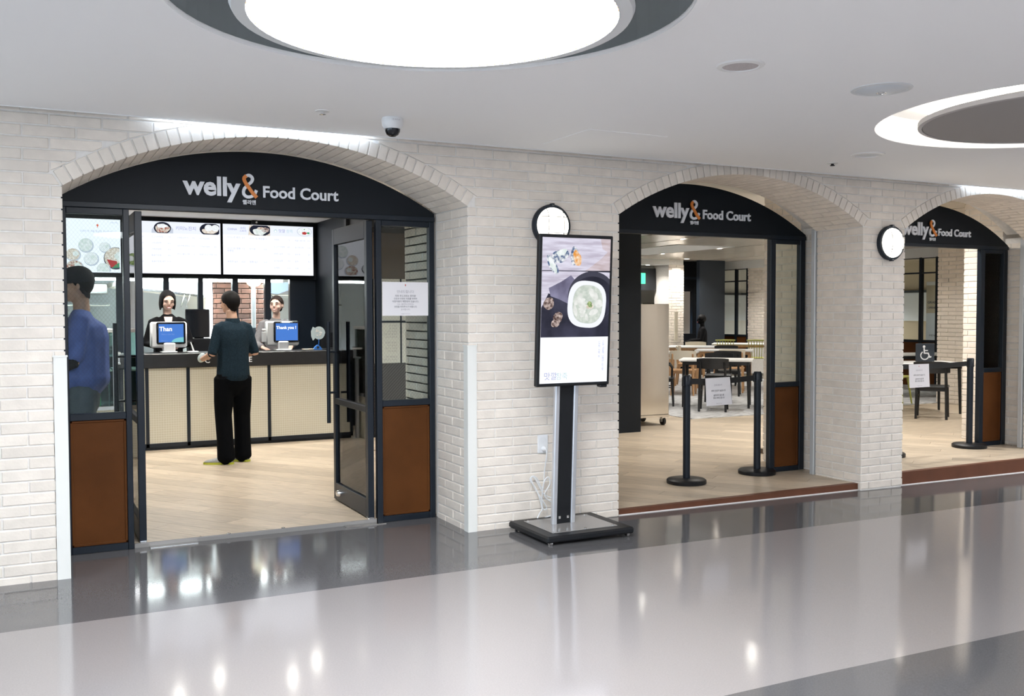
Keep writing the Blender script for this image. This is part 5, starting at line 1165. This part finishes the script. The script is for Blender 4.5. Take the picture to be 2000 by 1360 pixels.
for x, y in ((.4, 7.3), (1.7, 6.95), (3.3, 7.1)): lamp(x, y, 2.42, DOWN*9, (.86, .93, 1.0), lab='kitchen ceiling downlight hidden behind the menu bulkhead, %s' % {.4: 'left', 1.7: 'middle', 3.3: 'right'}[x])  # unseen lamps added to brighten the kitchen walls and hood
for x, y in ((18, 7.0), (18, 12.5)): lamp(x, y, 2.75, DOWN*3, lab='ceiling light beyond the framed windows, %s' % ('near' if y < 9 else 'far'))
# ------------------------------------------------------------------ people
def rotz(a): return Matrix.Rotation(a, 3, 'Z')
def person(label, loc, rz, hgt, pose, wear):
    """figure facing local +y; joints in metres for a 1.75 m body, scaled to hgt"""
    s = hgt/1.75
    t = thing('person', label, 'person', loc, rz)
    P = dict(hipL=(-.095, 0, .90), hipR=(.095, 0, .90), kneeL=(-.10, .015, .49), kneeR=(.10, .015, .49), ankL=(-.105, -.02, .085), ankR=(.105, -.02, .085), toeL=(-.125, .17, .03), toeR=(.125, .17, .03),
             shL=(-.178, -.01, 1.405), shR=(.178, -.01, 1.405), elL=(-.235, -.03, 1.12), elR=(.235, -.03, 1.12), wrL=(-.25, .03, .87), wrR=(.25, .03, .87), head=(0, .02, 1.635))
    P.update(pose); V = {k: Vector(v)*s for k, v in P.items() if isinstance(v, tuple)}
    fem = wear.get('fem', False); sh = .92 if fem else 1.0
    hy, hp = pose.get('head_yaw', 0), pose.get('head_pitch', 0)
    Hr = rotz(hy) @ Matrix.Rotation(hp, 3, 'X'); hc = V['head']
    hv = lambda x, y, z: hc+Hr @ (Vector((x, y, z))*s)
    el = lambda m, c, r, R_=None: m.ell(c, tuple(q*s for q in r), R_, 18, 12)
    tt = lambda m, pts, r, **k: m.tube(pts, [tuple(q*s for q in w) if hasattr(w, '__len__') else w*s for w in r], 12, round_end=True, **k)
    # --- body
    m = MB()
    tt(m, [Vector((0, 0, z))*s for z in (.86, .97, 1.08, 1.22, 1.34, 1.42)], [(.135, .095), (.145, .10), (.125, .085), (.145, .095), (.155, .095), (.10, .07)], side=(1, 0, 0))
    tt(m, [Vector((0, -.015, 1.40))*s, hc+Hr @ Vector((0, -.02, -.085))*s], [.058 if not fem else .050, .052 if not fem else .044])
    el(m, hv(0, -.012, .022), (.074, .094, .092), Hr); el(m, hv(0, .026, -.035), (.058, .064, .072), Hr); el(m, hv(0, .052, -.078), (.034, .036, .026), Hr); el(m, hv(0, .042, .02), (.062, .050, .05), Hr)
    m.tube([hv(0, .084, .022), hv(0, .103, -.018), hv(0, .096, -.024)], [.009*s, .0135*s, .011*s], 8, round_end=True)
    for q in (-1, 1):
        el(m, hv(q*.036, .058, -.028), (.026, .028, .024), Hr); el(m, hv(q*.077, -.012, -.002), (.010, .020, .032), Hr @ rotz(q*.4)); el(m, hv(q*.034, .068, .026), (.026, .018, .012), Hr)
    for a in 'LR':
        q = -1 if a == 'L' else 1
        tt(m, [V['sh'+a], V['el'+a], V['wr'+a]], [.050*sh, .041*sh, .028*sh])
        d = (V['wr'+a]-V['el'+a]).normalized(); hd = Vector(pose.get('hand'+a, tuple(d))).normalized()
        up = Vector((0, 0, 1)); sd = hd.cross(up)
        sd = sd.normalized() if sd.length > .2 else Vector((0, 1, 0))
        nn = sd.cross(hd).normalized(); w0 = V['wr'+a]
        m.tube([w0, w0+hd*.045*s, w0+hd*.085*s], [(.026*s, .019*s), (.041*s, .017*s), (.038*s, .014*s)], 12, side=tuple(sd), round_end=True)
        for i, (o, L) in enumerate(((-.030, .062), (-.010, .074), (.011, .070), (.030, .054))):
            b0 = w0+hd*.082*s+sd*o*s; c1 = b0+hd*L*.5*s-nn*.006*s; c2 = b0+hd*L*.86*s-nn*.028*s
            m.tube([b0-hd*.02*s, b0, c1, c2], [.0092*s, .0092*s, .0085*s, .0075*s], 8, round_end=True)
        th = w0+hd*.022*s+sd*q*-.026*s; m.tube([th, th+hd*.034*s+sd*q*-.022*s-nn*.01*s, th+hd*.066*s+sd*q*-.020*s-nn*.022*s], [.013*s, .0105*s, .009*s], 8, round_end=True)
        tt(m, [V['hip'+a], V['knee'+a], V['ank'+a]], [.078, .052, .036]); tt(m, [V['ank'+a]-Vector((0, 0, .035))*s, V['ank'+a]*.55+V['toe'+a]*.45-Vector((0, 0, .02))*s], [.030, .024])
    fuse('body', m, wear.get('skin', 'skin'), t, .0085, 4)
    # --- face
    for q in (-1, 1):
        b = MB(); b.ell(hv(q*.033, .089, .004), (.0145*s, .006*s, wear.get('eye', .0045)*s), Hr, 12, 6); b.build('eye', 'eye_dark', t, smooth=True)
        b = MB(); b.tube([hv(q*.018, .092, .024), hv(q*.034, .090, .030), hv(q*.050, .080, .025)], [.003*s, .004*s, .002*s], 6); b.build('eyebrow', 'hair', t, smooth=True)
    b = MB(); b.tube([hv(-.024, .079, -.056), hv(-.012, .089, -.060), hv(0, .0915, -.0615), hv(.012, .089, -.060), hv(.024, .079, -.056)], [.003*s, .0055*s, .0065*s, .0055*s, .003*s], 8); b.build('lips', 'lip', t, smooth=True)
    if wear.get('smile'):
        b = MB(); b.tube([hv(-.015, .0915, -.0585), hv(0, .096, -.0605), hv(.015, .0915, -.0585)], .003*s, 6); b.build('teeth', 'tooth', t, smooth=True)
    # --- hair: shell over the skull, cut along a hairline that depends on the azimuth
    hl = wear['hair']; n = 48; R = []
    hm = 12
    for k in range(n):
        az = 2*PI*k/n; az = az-2*PI if az > PI else az      # 0 = front, +-pi = back
        lo, drop = hl(abs(az)); lo = math.radians(lo)
        col_ = []
        for j in range(hm+1):
            e = PI/2-(PI/2-lo)*j/hm
            col_.append(hv(-math.sin(az)*.086*math.cos(e)*wear.get('hw', 1), -.014+math.cos(az)*.107*math.cos(e), .022+.106*math.sin(e)))
        if drop > 0:
            last = (-math.sin(az)*.086*math.cos(lo)*wear.get('hw', 1), -.014+math.cos(az)*.107*math.cos(lo), .022+.106*math.sin(lo))
            for j in range(1, 7):
                u = j/6; bul = 1+.05*math.sin(u*PI)*min(1, drop/.08)-.10*u*u
                col_.append(hv(last[0]*bul, last[1]*bul, last[2]-drop*u))
        else: col_ += [col_[-1]]*0
        R.append(col_)
    L_ = max(len(c) for c in R); R = [c+[c[-1]+Vector((0, 0, -.0001*j)) for j in range(1, L_-len(c)+1)] for c in R]
    inner = [[p+(hv(0, -.012, .0)-p)*.13 for p in c] for c in R]
    vs = [p for c in R for p in c]+[p for c in inner for p in c]; N_ = n*L_; fs = []
    for k in range(n):
        k2 = (k+1) % n
        for j in range(L_-1): fs += [(k*L_+j, k*L_+j+1, k2*L_+j+1, k2*L_+j), (N_+k*L_+j, N_+k2*L_+j, N_+k2*L_+j+1, N_+k*L_+j+1)]
        fs.append((k*L_+L_-1, N_+k*L_+L_-1, N_+k2*L_+L_-1, k2*L_+L_-1))
    MB().add(vs, fs).build('hair', wear.get('hairm', 'hair'), t, smooth=True)
    if wear.get('bun'): b = MB(); el(b, hv(0, -.125, -.035), (.035, .03, .035), Hr); b.build('bun', wear.get('hairm', 'hair'), t, smooth=True)
    if wear.get('cap'):
        b = MB(); R2 = []
        for j in range(9):
            e = PI/2*(j/8)*1.05; R2.append([hv(-math.sin(2*PI*k/28)*.092*math.cos(e-.10), -.014+math.cos(2*PI*k/28)*.114*math.cos(e-.10), .020+.118*math.sin(e)) for k in range(28)])
        b.rings(R2, True, True); b.build('cap', 'cap_black', t, smooth=True)
        b = MB(); b.rings([[hv(.072*math.cos(u), .06+(.075+dd)*math.sin(u)*.95, .030+zz) for u in [PI*k/14 for k in range(15)]] for dd, zz in ((0, 0), (.0, -.006))], True, True); b.build('cap_peak', 'cap_black', t)
    # --- upper garment
    w = wear['top']; m = MB(); zb = w['hem']
    fw, fd = w.get('w', 1), w.get('d', 1)
    prof = [(zb, .172*fw, .118*fd), (zb+.05, .180*fw, .124*fd), (1.02, .172*fw, .12*fd), (1.16, .168*fw, .118*fd), (1.28, .174*fw, .120*fd), (1.36, .170*fw, .108*fd), (1.415, .125*fw, .082), (1.45, .078, .066)]
    if w.get('low'): prof = prof[:-1]
    tt(m, [Vector((0, -.008, z))*s for z, _, _ in prof], [(a, b_) for _, a, b_ in prof], side=(1, 0, 0))
    sl = w['sleeve']; ar = w.get('arm', 1)*sh
    for a in 'LR':
        A, B, C_ = V['sh'+a], V['el'+a], V['wr'+a]
        q = -1 if a == 'L' else 1
        A0 = A+Vector((-q*.055, 0, .012))*s
        if sl <= 1: pts, rr = [A0, A, A+(B-A)*sl], [.064*ar, .064*ar, .062*ar]
        else: pts, rr = [A0, A, B, B+(C_-B)*(sl-1)], [.064*ar, .064*ar, .056*ar, .048*ar]
        tt(m, pts, rr)
    fuse('shirt' if not fem else 'jacket', m, w['mat'], t, .012, 5)
    if w.get('low'):
        b = MB(); b.add([tuple(Vector(p)*s) for p in ((-.046, .064, 1.452), (.046, .064, 1.452), (.040, .098, 1.41), (0, .134, 1.30), (-.040, .098, 1.41), (0, .05, 1.40))], [(0, 4, 2, 1), (4, 3, 2), (0, 5, 4), (1, 2, 5), (4, 5, 3), (2, 3, 5), (0, 1, 5)]); b.build('neckline', wear.get('skin', 'skin'), t)
    if w.get('under'):
        for a in 'LR':
            B, C_ = V['el'+a], V['wr'+a]; A = V['sh'+a]; m = MB(); tt(m, [A+(B-A)*.8, B, B+(C_-B)*.9], [.050, .046, .036]); m.build('undersleeve', w['under'], t, smooth=True)
    if w.get('collar'):
        b = MB(); b.rings([[Vector((r_*math.cos(2*PI*k/24), r_*.92*math.sin(2*PI*k/24)-.012, z))*s for k in range(24)] for r_, z in ((.080, 1.425), (.068, 1.475), (.062, 1.475), (.070, 1.425))], False, False); b.build('collar', w['mat'], t, smooth=True)
    if w.get('yoke'):
        for q in (-1, 1): b = MB(); b.tube([Vector((q*.09, .085, 1.30))*s, Vector((q*.105, .03, 1.425))*s, Vector((q*.11, -.06, 1.40))*s], [(.035*s, .012*s)]*3, 10, side=(1, 0, 0), round_end=True); b.build('shoulder_panel', w['yoke'], t, smooth=True)
    # --- trousers
    m = MB(); l = wear.get('leg', 1); wt = wear['top'].get('w', 1)
    tt(m, [Vector((0, -.005, z))*s for z in (.80, .90, .98, wear.get('waist', 1.0))], [(.165*l, .115), (.172*wt, .122), (.165*wt, .115), (.155*wt, .108)], side=(1, 0, 0))
    for a in 'LR':
        A, B, C_ = V['hip'+a], V['knee'+a], V['ank'+a]
        tt(m, [A-Vector((0, 0, .03))*s, B+(A-B)*.35, B, B+(C_-B)*.6, C_+Vector((0, 0, -.035))*s], [.092*l, .086*l, .076*l, .074*l, .080*l])
    fuse('trousers', m, wear['trousers'], t, .012, 4)
    if wear.get('belt'): b = MB(); b.rings([[Vector((rx*math.cos(2*PI*k/30), rx*.70*math.sin(2*PI*k/30)-.008, z))*s for k in range(30)] for rx, z in ((.160, .880), (.174, .880), (.174, .912), (.160, .912))], True, True); b.build('belt', 'jacket_black', t, smooth=True)
    for a in 'LR':
        A, T_ = V['ank'+a], V['toe'+a]; d = T_-A; d.z = 0; d.normalize(); sd = Vector((d.y, -d.x, 0)); h0 = A-d*.055*s; h0.z = 0
        m = MB(); R2 = []
        for u, wd, hh in ((-.01, .020, .055), (.01, .033, .085), (.06, .038, .095), (.11, .040, .080), (.16, .046, .062), (.21, .047, .050), (.255, .038, .040), (.275, .018, .026)):
            c = h0+d*u*s; R2.append([c+sd*(wd*s*math.cos(2*PI*k/16))+Vector((0, 0, (.024+max(0, math.sin(2*PI*k/16))*(hh-.024) if math.sin(2*PI*k/16) > 0 else .022+.002*math.sin(2*PI*k/16))))*s for k in range(16)])
        so = m.rings(R2).build('shoe', wear.get('shoe', 'shoe_dark'), t, smooth=True)
        m = MB(); R2 = []
        for u, wd in ((-.018, .020), (.005, .036), (.06, .040), (.12, .041), (.18, .050), (.23, .047), (.265, .034), (.283, .012)):
            c = h0+d*u*s; R2.append([c+sd*wd*s+Vector((0, 0, .020))*s, c-sd*wd*s+Vector((0, 0, .020))*s, c-sd*wd*.95*s, c+sd*wd*.95*s])
        m.rings(R2).build('sole', wear.get('sole', 'shoe_dark'), so)
    return t
def hairline(*rows):
    def f(az):
        for (a, l0, d0), (b_, l1, d1) in zip(rows, rows[1:]):
            if az <= b_: u = (az-a)/(b_-a); u = u*u*(3-2*u); return l0+(l1-l0)*u, d0+(d1-d0)*u
        return rows[-1][1:]
    return f
short = hairline((0, 34, .001), (.7, 32, .001), (1.0, 20, .001), (1.25, 2, .002), (1.42, -6, .015), (1.75, -12, .012), (2.1, -34, .015), (2.6, -47, .025), (3.2, -50, .03))
bob = hairline((0, 40, .001), (.35, 36, .001), (.6, 26, .004), (.8, 14, .03), (1.0, 4, .095), (1.3, 0, .13), (2.2, -2, .13), (3.2, -6, .115))
tied = hairline((0, 36, .001), (.5, 32, .001), (.9, 14, .001), (1.2, 4, .001), (1.5, 2, .001), (1.75, -12, .001), (2.3, -26, .01), (3.2, -34, .01))
capline = hairline((0, 8, .001), (1.2, 4, .001), (1.6, -12, .02), (1.9, -30, .03), (2.3, -46, .035), (3.2, -52, .04))
person('person in a dark teal shirt and black trousers standing at the counter, back to us', (1.905, 3.79, 0), math.radians(16), 1.715,
       dict(shL=(-.155, -.01, 1.385), shR=(.155, -.01, 1.385), elL=(-.232, -.02, 1.12), wrL=(-.225, .205, 1.06), handL=(.55, .75, .10), elR=(.228, -.04, 1.12), wrR=(.10, .22, 1.06), handR=(-.7, .6, .1), head_yaw=.22, head=(-.01, .03, 1.63),
            toeL=(-.245, .10, .03), toeR=(.03, .155, .03), ankL=(-.10, -.03, .085), ankR=(.115, .03, .085), kneeL=(-.105, .01, .49), kneeR=(.115, .04, .49)),
       dict(hair=short, top=dict(mat='shirt_teal', hem=.86, sleeve=1.08, w=.97, d=1.08, collar=True, arm=.86), trousers='trouser_black', leg=1.12, belt=True, shoe='shoe_grey', sole='shoe_sole', hw=1.04))
person('person in a blue short-sleeved shirt and black cap behind the wired glass', (.40, 1.55, 0), math.radians(84), 1.815,
       dict(elL=(-.23, .03, 1.12), wrL=(-.20, .25, 1.02), elR=(.23, .03, 1.13), wrR=(.16, .26, 1.03), head_pitch=-.12),
       dict(hair=capline, cap=True, top=dict(mat='shirt_blue', hem=.955, sleeve=.92, w=1.12, d=1.5, under='jacket_black'), trousers='denim', leg=1.12, waist=.95))
person('person with a black bob and black jacket smiling down behind the left till', (1.560, 5.80, 0), math.radians(176), 1.755,
       dict(elL=(-.24, .02, 1.14), wrL=(-.12, .20, 1.12), elR=(.24, .02, 1.14), wrR=(.12, .20, 1.12), head_pitch=-.26, head_yaw=.14, shL=(-.16, -.01, 1.39), shR=(.16, -.01, 1.39)),
       dict(fem=True, skin='skin_pale', hair=bob, hw=1.06, smile=True, eye=.0028, top=dict(mat='jacket_black', hem=.84, sleeve=1.9, w=.97, low=True), trousers='trouser_black'))
person('person in a grey jacket with tied-back hair laughing behind the right till', (2.815, 5.80, 0), math.radians(190), 1.70,
       dict(elR=(.28, .05, 1.16), wrR=(.262, .20, 1.115), handR=(-.25, .9, -.22), elL=(-.24, .0, 1.14), wrL=(-.12, .18, 1.12), head_yaw=-.72, head_pitch=.06, shL=(-.165, -.01, 1.40), shR=(.165, -.01, 1.40)),
       dict(fem=True, skin='skin_pale', hair=tied, hairm='hair_brown', bun=True, smile=True, eye=.0028, top=dict(mat='knit_grey', hem=.84, sleeve=1.85, w=1.06, yoke='knit_dark'), trousers='trouser_black'))
person('person in dark clothes sitting far back, a silhouette in front of the blue screens', (14.47, 12.42, -.30), math.radians(60), 1.72,
       dict(kneeL=(-.11, .42, .92), kneeR=(.11, .42, .92), ankL=(-.11, .42, .50), ankR=(.11, .42, .50), toeL=(-.12, .58, .45), toeR=(.12, .58, .45), elL=(-.23, .05, 1.15), wrL=(-.15, .28, 1.12), elR=(.23, .05, 1.15), wrR=(.15, .28, 1.12)),
       dict(hair=short, skin='jacket_black', top=dict(mat='jacket_black', hem=.86, sleeve=1.9), trousers='trouser_black'))  # skin takes the black jacket colour, so the silhouette's shade is painted on
t = thing('stool', 'dark stool under the seated dark figure', 'stool', (14.47, 12.39, .008)); MB().lathe([(.0, .46), (.16, .46), (.16, .50), (.0, .505)], n=20).build('seat', 'black_wood', t)
for k in range(4): MB().tube([(.12*math.cos(PI/4+k*PI/2), .12*math.sin(PI/4+k*PI/2), .46), (.17*math.cos(PI/4+k*PI/2), .17*math.sin(PI/4+k*PI/2), 0)], .014, 6).build('leg', 'black_wood', t)
t = thing('phone_pouch', 'small clear pouch held in the hand of the person in the teal shirt', 'pouch', (1.655, 4.08, 1.045)); MB().ell((0, 0, 0), (.040, .028, .05), Matrix.Rotation(.5, 3, 'Y'), 12, 8).build('pouch', 'plastic_wrap', t, smooth=True)
bpy.data.scenes.remove(SCRATCH)
